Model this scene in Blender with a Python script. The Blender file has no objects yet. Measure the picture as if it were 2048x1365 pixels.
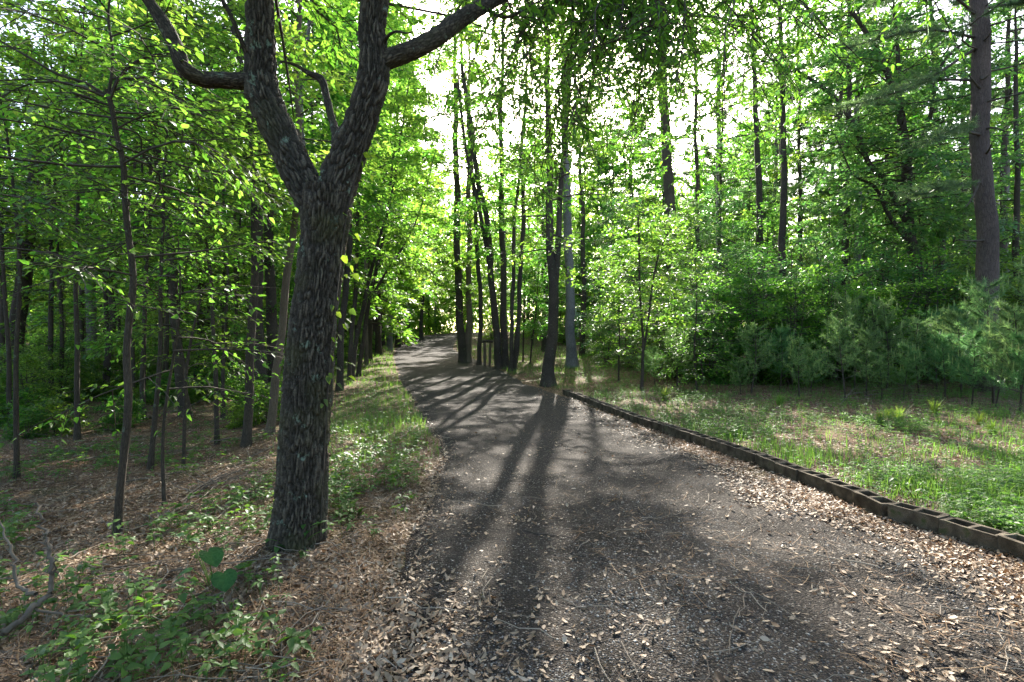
import bpy, math
import numpy as np
from mathutils import Vector

# ------------------------------------------------------------------ basics
SC = bpy.context.scene
COL = SC.collection
F = 1024.0                      # focal length in pixels of the 2048 wide photograph
CAM_Z = 1.65
HOR = 682.0
SUN_EL, SUN_AZ = math.radians(32.2), math.radians(6.85)

def sstep(a, b, x):
    t = np.clip((np.asarray(x, float) - a) / (b - a), 0, 1)
    return t * t * (3 - 2 * t)

def hash2(i, j, s=0):
    i = np.asarray(i, np.int64); j = np.asarray(j, np.int64)
    h = (i * 374761393 + j * 668265263 + s * 1274126177) & 0xffffffff
    h = ((h ^ (h >> 13)) * 1274126177) & 0xffffffff
    h = h ^ (h >> 16)
    return (h & 0xffff) / 65535.0

def vnoise(x, y, s=0):
    x = np.asarray(x, float); y = np.asarray(y, float)
    i = np.floor(x); j = np.floor(y)
    u = x - i; v = y - j
    u = u * u * (3 - 2 * u); v = v * v * (3 - 2 * v)
    i = i.astype(np.int64); j = j.astype(np.int64)
    return ((hash2(i, j, s) * (1 - u) + hash2(i + 1, j, s) * u) * (1 - v)
            + (hash2(i, j + 1, s) * (1 - u) + hash2(i + 1, j + 1, s) * u) * v)

def fbm(x, y, s=0, o=3):
    a, t, r = 1.0, 0.0, 0.0
    for k in range(o):
        r = r + a * vnoise(x * 2 ** k, y * 2 ** k, s + k); t += a; a *= .5
    return r / t

# ------------------------------------------------------------------ terrain
RY = np.array([-6, 1, 4, 7.5, 10, 14, 18, 25, 35, 45, 55, 65, 75, 85, 100.])
RL = np.array([-.8, -.85, -.95, -1.1, -1.75, -2.75, -3.95, -5.7, -8.2, -10.3, -11.2, -10.6, -7.5, -2, 9.])
RR = np.array([4.2, 3.9, 3.35, 2.75, 2.5, 1.95, .75, -.6, -3.1, -5.1, -6.0, -5.2, -2, 4, 16.])
ZY = np.array([-50, 14, 19, 25.6, 45, 60, 75, 100, 140, 600.])
ZZ = np.array([0, 0, .09, .33, .95, 2.1, 2.9, 3.3, 3.4, 3.4])
ZL = np.array([0, 0, .03, .1, .35, .9, 1.6, 2.0, 2.2, 2.2])

def gz(x, y):
    x = np.asarray(x, float); y = np.asarray(y, float)
    xl = np.interp(y, RY, RL); xr = np.interp(y, RY, RR)
    zr = np.interp(y, ZY, ZZ); zl = np.interp(y, ZY, ZL) - .30
    left = sstep(.5, 5.0, xl - x)
    right = sstep(.1, 1.4, x - xr)
    wob = (fbm(x * .45, y * .45, 5) - .5) * .22 * np.maximum(left, right * .5)
    return zr * (1 - left) + zl * left + right * (.05 + .014 * np.clip(x - xr, 0, 30) * (y > 10)*sstep(10,22,y)) + wob

def world(px, py, Y):
    return np.array([(px - 1024) / F * Y, Y, CAM_Z - (py - HOR) / F * Y])

def base_at(px, py):
    for Y in np.arange(2.0, 160, .05):
        p = world(px, py, Y)
        if p[2] <= gz(p[0], p[1]):
            return p[0], p[1]
    return p[0], p[1]

# ------------------------------------------------------------------ mesh builder
class MB:
    def __init__(s):
        s.V = []; s.parts = []; s.n = 0
    def add(s, V, Fc, mat=0, uv=None):
        V = np.asarray(V, float).reshape(-1, 3); Fc = np.asarray(Fc, np.int64)
        if len(V) == 0: return
        s.V.append(V); s.parts.append((Fc + s.n, mat, uv)); s.n += len(V)
    def build(s, name, mats, parent=None, smooth=True, loc=None):
        me = bpy.data.meshes.new(name)
        V = np.concatenate(s.V) if s.V else np.zeros((0, 3))
        loops = []; tot = []; mi = []; uvs = []; anyuv = any(p[2] is not None for p in s.parts)
        for Fc, m, uv in s.parts:
            loops.append(Fc.ravel()); tot.append(np.full(len(Fc), Fc.shape[1])); mi.append(np.full(len(Fc), m))
            if anyuv:
                uvs.append(np.asarray(uv, float).reshape(-1, 2) if uv is not None else np.zeros((Fc.size, 2)))
        loops = np.concatenate(loops); tot = np.concatenate(tot); mi = np.concatenate(mi)
        start = np.concatenate([[0], np.cumsum(tot)[:-1]])
        me.vertices.add(len(V)); me.vertices.foreach_set('co', V.astype(np.float32).ravel())
        me.loops.add(len(loops)); me.loops.foreach_set('vertex_index', loops.astype(np.int32))
        me.polygons.add(len(tot))
        me.polygons.foreach_set('loop_start', start.astype(np.int32))
        me.polygons.foreach_set('loop_total', tot.astype(np.int32))
        me.polygons.foreach_set('material_index', mi.astype(np.int32))
        me.polygons.foreach_set('use_smooth', np.full(len(tot), smooth))
        if anyuv:
            l = me.uv_layers.new(name='UVMap')
            l.data.foreach_set('uv', np.concatenate(uvs).astype(np.float32).ravel())
        for m in (mats if isinstance(mats, (list, tuple)) else [mats]): me.materials.append(m)
        me.update(calc_edges=True)
        o = bpy.data.objects.new(name, me); COL.objects.link(o)
        if parent is not None: o.parent = parent
        if loc is not None: o.location = loc
        return o

def nrm(a):
    return a / np.maximum(np.linalg.norm(a, axis=-1, keepdims=True), 1e-9)

def tubes(P, R, seg=5):
    """many tubes at once: P (m,k,3), R (m,k) -> verts, quads, uv (metres round, metres along)"""
    P = np.asarray(P, float); R = np.asarray(R, float)
    m, k, _ = P.shape
    T = nrm(np.gradient(P, axis=1))
    ref = np.where(np.abs(T[:, :1, 2:3]) > .8, np.array([1., 0, 0]), np.array([0, 0, 1.]))
    ref = np.broadcast_to(ref, T.shape)
    S = nrm(np.cross(T, ref)); N = np.cross(S, T)
    a = np.arange(seg) / seg * 2 * math.pi
    ring = (S[:, :, None] * np.cos(a)[None, None, :, None] + N[:, :, None] * np.sin(a)[None, None, :, None])
    V = P[:, :, None] + ring * R[:, :, None, None]
    idx = np.arange(m * k * seg).reshape(m, k, seg)
    nx = np.roll(idx, -1, axis=2)
    Q = np.stack([idx[:, :-1], nx[:, :-1], nx[:, 1:], idx[:, 1:]], -1).reshape(-1, 4)
    d = np.concatenate([np.zeros((m, 1)), np.cumsum(np.linalg.norm(np.diff(P, axis=1), axis=-1), 1)], 1)
    rm = R.max(1)
    u0 = np.broadcast_to((np.arange(seg) / seg)[None, None] * rm[:, None, None] * 6.283, (m, k, seg))
    u1 = np.broadcast_to(((np.arange(seg) + 1) / seg)[None, None] * rm[:, None, None] * 6.283, (m, k, seg))
    v = np.broadcast_to(d[:, :, None], (m, k, seg))
    uv = np.stack([np.stack([u0[:, :-1], v[:, :-1]], -1), np.stack([u1[:, :-1], v[:, :-1]], -1),
                   np.stack([u1[:, 1:], v[:, 1:]], -1), np.stack([u0[:, 1:], v[:, 1:]], -1)], -2).reshape(-1, 2)
    return V.reshape(-1, 3), Q, uv

def smooth_path(P, R, n):
    """Catmull-Rom resample of a polyline with radii"""
    P = np.asarray(P, float); R = np.asarray(R, float)
    d = np.concatenate([[0], np.cumsum(np.linalg.norm(np.diff(P, axis=0), axis=1))])
    t = np.linspace(0, d[-1], n)
    out = np.zeros((n, 3))
    M = np.gradient(P, d, axis=0)
    i = np.clip(np.searchsorted(d, t, side='right') - 1, 0, len(d) - 2)
    h = (d[i + 1] - d[i])[:, None]; u = ((t - d[i])[:, None]) / h
    out = ((2 * u**3 - 3 * u**2 + 1) * P[i] + (u**3 - 2 * u**2 + u) * h * M[i]
           + (-2 * u**3 + 3 * u**2) * P[i + 1] + (u**3 - u**2) * h * M[i + 1])
    return out, np.interp(t, d, R)

def leaf_quads(p, d, n, L, W):
    """flat diamond leaves"""
    d = nrm(d); s = nrm(np.cross(d, n))
    L = L[:, None]; W = W[:, None]
    V = np.stack([p, p + d * L * .42 + s * W * .5, p + d * L, p + d * L * .42 - s * W * .5], 1)
    return V.reshape(-1, 3), np.arange(len(p) * 4).reshape(-1, 4)

def leaf_ovate(mb, p, d, n, L, W, mat=0, fold=.18, droop=.12, heart=0.):
    """leaves with a folded midrib and a drooping tip: 8 vertices each"""
    d = nrm(d); s = nrm(np.cross(d, n)); n = np.cross(s, d)
    L = L[:, None]; W = W[:, None]
    m0 = p; m1 = p + d * L * .3; m2 = p + d * L * .66 - n * L * droop * .35; m3 = p + d * L - n * L * droop
    up = n * W * fold
    b = -d * L * heart
    r1 = p + d * L * .26 + s * W * .5 + up + b; l1 = p + d * L * .26 - s * W * .5 + up + b
    r2 = p + d * L * .63 + s * W * .36 + up * .6 - n * L * droop * .3
    l2 = p + d * L * .63 - s * W * .36 + up * .6 - n * L * droop * .3
    V = np.stack([m0, m1, m2, m3, r1, r2, l1, l2], 1).reshape(-1, 3)
    k = np.arange(len(p))[:, None] * 8
    tri = np.concatenate([k + np.array([[0, 4, 1]]), k + np.array([[2, 5, 3]]), k + np.array([[0, 1, 6]]), k + np.array([[2, 3, 7]])])
    qd = np.concatenate([k + np.array([[1, 4, 5, 2]]), k + np.array([[1, 2, 7, 6]])])
    n0 = mb.n
    mb.V.append(V); mb.n += len(V)
    mb.parts.append((tri + n0, mat, None)); mb.parts.append((qd + n0, mat, None))

def rot_z(v, a):
    c, s = np.cos(a), np.sin(a)
    return np.stack([v[..., 0] * c - v[..., 1] * s, v[..., 0] * s + v[..., 1] * c, v[..., 2]], -1)

# ------------------------------------------------------------------ materials
def newmat(name):
    m = bpy.data.materials.new(name); m.use_nodes = True
    nt = m.node_tree; nt.nodes.clear()
    out = nt.nodes.new('ShaderNodeOutputMaterial')
    return m, nt, out

def N(nt, t, **k):
    n = nt.nodes.new(t)
    for a, b in k.items():
        if a in n.inputs.keys() if hasattr(n.inputs, 'keys') else False: n.inputs[a].default_value = b
        else: setattr(n, a, b)
    return n

def ramp(nt, fac, stops, interp='LINEAR'):
    r = nt.nodes.new('ShaderNodeValToRGB'); e = r.color_ramp.elements
    r.color_ramp.interpolation = interp
    while len(e) > 1: e.remove(e[0])
    for i, (p, c) in enumerate(stops):
        x = e[0] if i == 0 else e.new(p)
        x.position = p; x.color = (*c, 1)
    if fac is not None: nt.links.new(fac, r.inputs[0])
    return r.outputs[0]

def mixc(nt, fac, a, b, mode='MIX'):
    m = nt.nodes.new('ShaderNodeMix'); m.data_type = 'RGBA'; m.blend_type = mode
    for s, v in ((0, fac), (6, a), (7, b)):
        if isinstance(v, (int, float)): m.inputs[s].default_value = v
        elif isinstance(v, tuple): m.inputs[s].default_value = (*v, 1)
        else: nt.links.new(v, m.inputs[s])
    return m.outputs[2]

def leafmat(name, cs, ts, tf=.5, rough=.42, spec=.35):
    """two-sided leaf: reflected colours cs, transmitted colours ts, both spread over the leaves at random"""
    m, nt, out = newmat(name)
    g = N(nt, 'ShaderNodeNewGeometry'); oi = N(nt, 'ShaderNodeObjectInfo')
    r = g.outputs['Random Per Island']
    c = ramp(nt, r, [(i / (len(cs) - 1), x) for i, x in enumerate(cs)])
    t = ramp(nt, r, [(i / (len(ts) - 1), x) for i, x in enumerate(ts)])
    hv = N(nt, 'ShaderNodeHueSaturation'); hv2 = N(nt, 'ShaderNodeHueSaturation')
    mp = N(nt, 'ShaderNodeMapRange'); mp.inputs[3].default_value = .475; mp.inputs[4].default_value = .525
    nt.links.new(oi.outputs['Random'], mp.inputs[0])
    for h, x in ((hv, c), (hv2, t)):
        nt.links.new(mp.outputs[0], h.inputs['Hue']); nt.links.new(x, h.inputs['Color'])
    b = N(nt, 'ShaderNodeBsdfPrincipled'); b.inputs['Roughness'].default_value = rough
    b.inputs['Specular IOR Level'].default_value = spec
    tr = N(nt, 'ShaderNodeBsdfTranslucent')
    nt.links.new(hv.outputs[0], b.inputs['Base Color']); nt.links.new(hv2.outputs[0], tr.inputs['Color'])
    mx = N(nt, 'ShaderNodeMixShader'); mx.inputs[0].default_value = tf
    nt.links.new(b.outputs[0], mx.inputs[1]); nt.links.new(tr.outputs[0], mx.inputs[2])
    nt.links.new(mx.outputs[0], out.inputs[0])
    return m

def barkmat(name, dark, mid, light, su=22., sv=6., bump=.02, lichen=None, rough=.9):
    m, nt, out = newmat(name)
    uv = N(nt, 'ShaderNodeUVMap'); uv.uv_map = 'UVMap'
    mp = N(nt, 'ShaderNodeMapping'); mp.inputs['Scale'].default_value = (su, sv, 1)
    nt.links.new(uv.outputs[0], mp.inputs[0])
    tcn = N(nt, 'ShaderNodeTexCoord')
    nz = N(nt, 'ShaderNodeTexNoise'); nz.inputs['Scale'].default_value = 1.2; nz.inputs['Detail'].default_value = 4
    nt.links.new(mp.outputs[0], nz.inputs['Vector'])
    off = N(nt, 'ShaderNodeVectorMath', operation='MULTIPLY_ADD'); off.inputs[1].default_value = (.9, .9, .9)
    nt.links.new(nz.outputs['Color'], off.inputs[0]); nt.links.new(mp.outputs[0], off.inputs[2])
    vo = N(nt, 'ShaderNodeTexVoronoi', feature='DISTANCE_TO_EDGE'); vo.inputs['Scale'].default_value = 1
    nt.links.new(off.outputs[0], vo.inputs['Vector'])
    fine = N(nt, 'ShaderNodeTexNoise'); fine.inputs['Scale'].default_value = 5; fine.inputs['Detail'].default_value = 6
    nt.links.new(mp.outputs[0], fine.inputs['Vector'])
    c = ramp(nt, vo.outputs[0], [(0, dark), (.12, mid), (.45, light)])
    c = mixc(nt, .5, c, ramp(nt, fine.outputs[0], [(.25, tuple(x * .45 for x in mid)), (.75, tuple(x * 1.5 for x in light))]), 'MIX')
    big = N(nt, 'ShaderNodeTexNoise'); big.inputs['Scale'].default_value = 1.6; big.inputs['Detail'].default_value = 3
    nt.links.new(tcn.outputs['Object'], big.inputs['Vector'])
    c = mixc(nt, .6, c, mixc(nt, 1., c, ramp(nt, big.outputs[0], [(.3, (.5, .5, .48)), (.7, (1.3, 1.25, 1.2))]), 'MULTIPLY'))
    if lichen:
        ln = N(nt, 'ShaderNodeTexNoise'); ln.inputs['Scale'].default_value = 9; ln.inputs['Detail'].default_value = 5; ln.inputs['Roughness'].default_value = .65
        nt.links.new(tcn.outputs['Object'], ln.inputs['Vector'])
        f = ramp(nt, ln.outputs[0], [(lichen[1], (0, 0, 0)), (lichen[1] + .05, (1, 1, 1))])
        sep = N(nt, 'ShaderNodeMath', operation='MULTIPLY'); sep.inputs[1].default_value = .7
        nt.links.new(f, sep.inputs[0])
        c = mixc(nt, sep.outputs[0], c, lichen[0])
    b = N(nt, 'ShaderNodeBsdfPrincipled'); b.inputs['Roughness'].default_value = rough; b.inputs['Specular IOR Level'].default_value = .2
    nt.links.new(c, b.inputs['Base Color'])
    h = N(nt, 'ShaderNodeMath', operation='MULTIPLY_ADD'); h.inputs[1].default_value = .5
    sm = N(nt, 'ShaderNodeMath', operation='MINIMUM'); sm.inputs[1].default_value = .35
    nt.links.new(vo.outputs[0], sm.inputs[0])
    nt.links.new(fine.outputs[0], h.inputs[0]); nt.links.new(sm.outputs[0], h.inputs[2])
    bp = N(nt, 'ShaderNodeBump'); bp.inputs['Strength'].default_value = 1; bp.inputs['Distance'].default_value = bump
    nt.links.new(h.outputs[0], bp.inputs['Height']); nt.links.new(bp.outputs[0], b.inputs['Normal'])
    nt.links.new(b.outputs[0], out.inputs[0])
    return m

def plainmat(name, cols, scale=8., rough=.9, bump=0., spec=.2, island=False):
    m, nt, out = newmat(name)
    if island:
        fac = N(nt, 'ShaderNodeNewGeometry').outputs['Random Per Island']
    else:
        tc = N(nt, 'ShaderNodeTexCoord')
        nz = N(nt, 'ShaderNodeTexNoise'); nz.inputs['Scale'].default_value = scale; nz.inputs['Detail'].default_value = 6
        nt.links.new(tc.outputs['Object'], nz.inputs['Vector']); fac = nz.outputs[0]
    lo, hi = (0, 1) if island else (.3, .7)
    c = ramp(nt, fac, [(lo + (hi - lo) * i / max(1, len(cols) - 1), x) for i, x in enumerate(cols)])
    b = N(nt, 'ShaderNodeBsdfPrincipled'); b.inputs['Roughness'].default_value = rough; b.inputs['Specular IOR Level'].default_value = spec
    nt.links.new(c, b.inputs['Base Color'])
    if bump and not island:
        bp = N(nt, 'ShaderNodeBump'); bp.inputs['Distance'].default_value = bump; bp.inputs['Strength'].default_value = 1
        nt.links.new(fac, bp.inputs['Height']); nt.links.new(bp.outputs[0], b.inputs['Normal'])
    nt.links.new(b.outputs[0], out.inputs[0])
    return m

M = {}
def oakbark():
    m, nt, out = newmat('oak_bark')
    at = N(nt, 'ShaderNodeAttribute'); at.attribute_name = 'tone'
    tc = N(nt, 'ShaderNodeTexCoord')
    nz = N(nt, 'ShaderNodeTexNoise'); nz.inputs['Scale'].default_value = 70; nz.inputs['Detail'].default_value = 5
    nt.links.new(tc.outputs['Object'], nz.inputs['Vector'])
    c = ramp(nt, at.outputs['Fac'], [(0, (.02, .016, .012)), (.25, (.036, .030, .023)), (.6, (.06, .049, .036)), (1, (.106, .088, .065))])
    c = mixc(nt, .7, c, ramp(nt, nz.outputs[0], [(.3, (.5, .5, .5)), (.7, (1.5, 1.5, 1.5))]), 'MULTIPLY')
    ln = N(nt, 'ShaderNodeTexNoise'); ln.inputs['Scale'].default_value = 7; ln.inputs['Detail'].default_value = 6; ln.inputs['Roughness'].default_value = .7
    nt.links.new(tc.outputs['Object'], ln.inputs['Vector'])
    f = ramp(nt, ln.outputs[0], [(.6, (0, 0, 0)), (.66, (.8, .8, .8))])
    c = mixc(nt, f, c, (.17, .22, .16))
    mo = N(nt, 'ShaderNodeTexNoise'); mo.inputs['Scale'].default_value = 2.2; mo.inputs['Detail'].default_value = 4
    nt.links.new(tc.outputs['Object'], mo.inputs['Vector'])
    c = mixc(nt, ramp(nt, mo.outputs[0], [(.5, (0, 0, 0)), (.68, (.6, .6, .6))]), c, (.06, .058, .02))
    b = N(nt, 'ShaderNodeBsdfPrincipled'); b.inputs['Roughness'].default_value = .9; b.inputs['Specular IOR Level'].default_value = .2
    nt.links.new(c, b.inputs['Base Color'])
    bp = N(nt, 'ShaderNodeBump'); bp.inputs['Distance'].default_value = .006; bp.inputs['Strength'].default_value = 1
    nt.links.new(nz.outputs[0], bp.inputs['Height']); nt.links.new(bp.outputs[0], b.inputs['Normal'])
    nt.links.new(b.outputs[0], out.inputs[0])
    return m
M['oak_bark'] = oakbark()
M['bark'] = barkmat('dark_bark', (.016, .012, .009), (.045, .035, .026), (.088, .07, .053), 30, 9, .012, ((.13, .16, .10), .62))
M['brown_bark'] = barkmat('brown_bark', (.05, .036, .024), (.11, .082, .056), (.18, .14, .10), 34, 5, .006)
M['pine_bark'] = barkmat('pine_bark', (.02, .015, .012), (.07, .05, .041), (.125, .097, .083), 15, 4.2, .022)
M['grey_bark'] = barkmat('grey_bark', (.05, .045, .04), (.13, .12, .11), (.22, .205, .19), 17, 4.5, .015)
M['twig'] = plainmat('twig_bark', [(.04, .032, .024), (.09, .072, .055)], 9)
G = [(.035, .075, .014), (.05, .10, .018), (.07, .13, .022)]
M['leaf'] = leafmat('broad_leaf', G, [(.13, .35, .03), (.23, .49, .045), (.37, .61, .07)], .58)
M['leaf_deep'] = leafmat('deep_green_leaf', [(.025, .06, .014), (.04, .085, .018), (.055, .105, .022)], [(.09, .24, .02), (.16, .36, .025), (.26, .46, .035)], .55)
M['leaf_bush'] = leafmat('glossy_bush_leaf', [(.05, .11, .035), (.075, .15, .05), (.12, .20, .07)], [(.09, .26, .05), (.16, .37, .07), (.27, .48, .08)], .5, .3, .6)
M['leaf_oak'] = leafmat('oak_leaf', [(.03, .07, .014), (.045, .095, .018)], [(.14, .33, .025), (.28, .48, .04)], .55)
M['needle'] = leafmat('pine_needle', [(.03, .07, .03), (.05, .10, .04), (.07, .13, .05)], [(.12, .26, .08), (.2, .36, .1)], .4, .4, .4)
M['needle_young'] = leafmat('young_pine_needle', [(.045, .10, .035), (.075, .15, .045), (.11, .20, .06)], [(.18, .38, .12), (.28, .48, .13)], .5, .4, .4)
M['candle'] = plainmat('pine_candle', [(.22, .30, .08), (.30, .36, .12)], 20)
M['ground_leaf'] = leafmat('ground_leaf', [(.035, .085, .02), (.055, .12, .025), (.085, .16, .04)], [(.10, .25, .02), (.19, .36, .03)], .42, .5, .28)
M['meadow'] = leafmat('meadow_weed', [(.06, .105, .022), (.095, .14, .032), (.14, .17, .05)], [(.16, .33, .04), (.28, .45, .05)], .42, .55, .22)
M['grass'] = leafmat('grass_blade', [(.05, .11, .025), (.08, .15, .035), (.12, .17, .05)], [(.15, .32, .03), (.26, .42, .05)], .42)
M['heart'] = leafmat('heart_leaf', [(.022, .09, .014), (.03, .115, .018)], [(.05, .17, .02), (.07, .22, .025)], .25, .55, .2)
M['litter'] = leafmat('dry_leaf', [(.10, .062, .032), (.24, .17, .10), (.37, .285, .185), (.14, .088, .046), (.48, .39, .275)], [(.10, .05, .02), (.2, .11, .05)], .2, .6, .3)
M['straw'] = plainmat('pine_straw', [(.075, .04, .02), (.125, .072, .036), (.2, .135, .075)], rough=.8, island=True)
M['deadwood'] = plainmat('dead_twig', [(.085, .066, .05), (.19, .155, .118)], 6, .9)
M['deadwood_pale'] = plainmat('dead_twig_mix', [(.06, .045, .035), (.16, .13, .1), (.30, .25, .19)], island=True)
M['pebble'] = plainmat('pebble', [(.03, .028, .026), (.07, .062, .055), (.13, .105, .08), (.08, .075, .075), (.22, .19, .15), (.34, .32, .29)], rough=.8, spec=.2, island=True)

def heart_tint():
    # mottled blade with paler veins
    nt = M['heart'].node_tree
    b = [n for n in nt.nodes if n.type == 'BSDF_PRINCIPLED'][0]
    tc = N(nt, 'ShaderNodeTexCoord'); v = N(nt, 'ShaderNodeTexVoronoi', feature='DISTANCE_TO_EDGE'); v.inputs['Scale'].default_value = 34
    nt.links.new(tc.outputs['Object'], v.inputs['Vector'])
    nz = N(nt, 'ShaderNodeTexNoise'); nz.inputs['Scale'].default_value = 22; nz.inputs['Detail'].default_value = 4
    nt.links.new(tc.outputs['Object'], nz.inputs['Vector'])
    c = ramp(nt, nz.outputs[0], [(.3, (.012, .05, .012)), (.7, (.035, .105, .02))])
    c = mixc(nt, ramp(nt, v.outputs[0], [(0, (.8, .8, .8)), (.06, (0, 0, 0))]), c, (.06, .15, .04))
    nt.links.new(c, b.inputs['Base Color'])
    bp = N(nt, 'ShaderNodeBump'); bp.inputs['Distance'].default_value = .006
    nt.links.new(v.outputs[0], bp.inputs['Height']); nt.links.new(bp.outputs[0], b.inputs['Normal'])
heart_tint()

def groundmat():
    m, nt, out = newmat('forest_floor')
    tc = N(nt, 'ShaderNodeTexCoord')
    nz = N(nt, 'ShaderNodeTexNoise'); nz.inputs['Scale'].default_value = 7; nz.inputs['Detail'].default_value = 5
    nt.links.new(tc.outputs['Object'], nz.inputs['Vector'])
    off = N(nt, 'ShaderNodeVectorMath', operation='MULTIPLY_ADD'); off.inputs[1].default_value = (.25, .25, .25)
    nt.links.new(nz.outputs['Color'], off.inputs[0]); nt.links.new(tc.outputs['Object'], off.inputs[2])
    cs = []
    hs = []
    for sx, sy, rz in ((20, 52, .5), (48, 18, .9)):
        mp = N(nt, 'ShaderNodeMapping'); mp.inputs['Scale'].default_value = (sx, sy, 10); mp.inputs['Rotation'].default_value = (0, 0, rz)
        nt.links.new(off.outputs[0], mp.inputs[0])
        v = N(nt, 'ShaderNodeTexVoronoi'); v.inputs['Scale'].default_value = 1
        nt.links.new(mp.outputs[0], v.inputs['Vector'])
        sx_ = N(nt, 'ShaderNodeSeparateColor'); nt.links.new(v.outputs['Color'], sx_.inputs[0])
        cs.append(ramp(nt, sx_.outputs[0], [(0, (.04, .02, .011)), (.35, (.095, .05, .025)), (.65, (.155, .09, .047)), (.88, (.22, .145, .082)), (1, (.32, .225, .145))]))
        hs.append(v.outputs['Distance'])
    f = N(nt, 'ShaderNodeTexNoise'); f.inputs['Scale'].default_value = 30; f.inputs['Detail'].default_value = 3
    nt.links.new(tc.outputs['Object'], f.inputs['Vector'])
    c = mixc(nt, ramp(nt, f.outputs[0], [(.45, (0, 0, 0)), (.55, (1, 1, 1))]), cs[0], cs[1])
    # bare dark soil and thin moss in broad patches
    b1 = N(nt, 'ShaderNodeTexNoise'); b1.inputs['Scale'].default_value = .7; b1.inputs['Detail'].default_value = 5
    nt.links.new(tc.outputs['Object'], b1.inputs['Vector'])
    c = mixc(nt, ramp(nt, b1.outputs[0], [(.5, (0, 0, 0)), (.68, (.75, .75, .75))]), c, mixc(nt, .5, c, (.05, .04, .028)))
    b2 = N(nt, 'ShaderNodeTexNoise'); b2.inputs['Scale'].default_value = 1.3; b2.inputs['Detail'].default_value = 6
    mp2 = N(nt, 'ShaderNodeMapping'); mp2.inputs['Location'].default_value = (7, 3, 1); nt.links.new(tc.outputs['Object'], mp2.inputs[0]); nt.links.new(mp2.outputs[0], b2.inputs['Vector'])
    c = mixc(nt, ramp(nt, b2.outputs[0], [(.52, (0, 0, 0)), (.7, (.6, .6, .6))]), c, (.05, .085, .022))
    b = N(nt, 'ShaderNodeBsdfPrincipled'); b.inputs['Roughness'].default_value = .9; b.inputs['Specular IOR Level'].default_value = .15
    nt.links.new(c, b.inputs['Base Color'])
    bp = N(nt, 'ShaderNodeBump'); bp.inputs['Distance'].default_value = .02; bp.inputs['Strength'].default_value = .9
    ad = N(nt, 'ShaderNodeMath', operation='ADD'); nt.links.new(hs[0], ad.inputs[0]); nt.links.new(hs[1], ad.inputs[1])
    nt.links.new(ad.outputs[0], bp.inputs['Height']); nt.links.new(bp.outputs[0], b.inputs['Normal'])
    nt.links.new(b.outputs[0], out.inputs[0])
    return m
M['ground'] = groundmat()

def gravelmat():
    m, nt, out = newmat('gravel')
    tc = N(nt, 'ShaderNodeTexCoord')
    v = N(nt, 'ShaderNodeTexVoronoi'); v.inputs['Scale'].default_value = 75; v.inputs['Randomness'].default_value = 1
    nt.links.new(tc.outputs['Object'], v.inputs['Vector'])
    s = N(nt, 'ShaderNodeSeparateColor'); nt.links.new(v.outputs['Color'], s.inputs[0])
    c = ramp(nt, s.outputs[0], [(0, (.014, .012, .010)), (.35, (.028, .024, .020)), (.6, (.048, .038, .030)), (.82, (.078, .065, .053)), (.94, (.17, .145, .12)), (1, (.36, .32, .27))])
    c = mixc(nt, ramp(nt, v.outputs['Distance'], [(.35, (0, 0, 0)), (.7, (1, 1, 1))]), c, (.02, .016, .012))
    b1 = N(nt, 'ShaderNodeTexNoise'); b1.inputs['Scale'].default_value = .9; b1.inputs['Detail'].default_value = 6; b1.inputs['Roughness'].default_value = .65
    nt.links.new(tc.outputs['Object'], b1.inputs['Vector'])
    fine = N(nt, 'ShaderNodeTexNoise'); fine.inputs['Scale'].default_value = 60; fine.inputs['Detail'].default_value = 3
    nt.links.new(tc.outputs['Object'], fine.inputs['Vector'])
    dirt = ramp(nt, fine.outputs[0], [(.3, (.026, .022, .018)), (.6, (.06, .05, .042)), (.8, (.12, .1, .085))])
    c = mixc(nt, ramp(nt, b1.outputs[0], [(.4, (.05, .05, .05)), (.66, (.7, .7, .7))]), c, dirt)
    b = N(nt, 'ShaderNodeBsdfPrincipled'); b.inputs['Roughness'].default_value = .95; b.inputs['Specular IOR Level'].default_value = .12
    nt.links.new(c, b.inputs['Base Color'])
    bp = N(nt, 'ShaderNodeBump'); bp.inputs['Distance'].default_value = .012; bp.inputs['Strength'].default_value = 1; bp.invert = True
    nt.links.new(v.outputs['Distance'], bp.inputs['Height']); nt.links.new(bp.outputs[0], b.inputs['Normal'])
    nt.links.new(b.outputs[0], out.inputs[0])
    return m
M['gravel'] = gravelmat()

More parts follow.
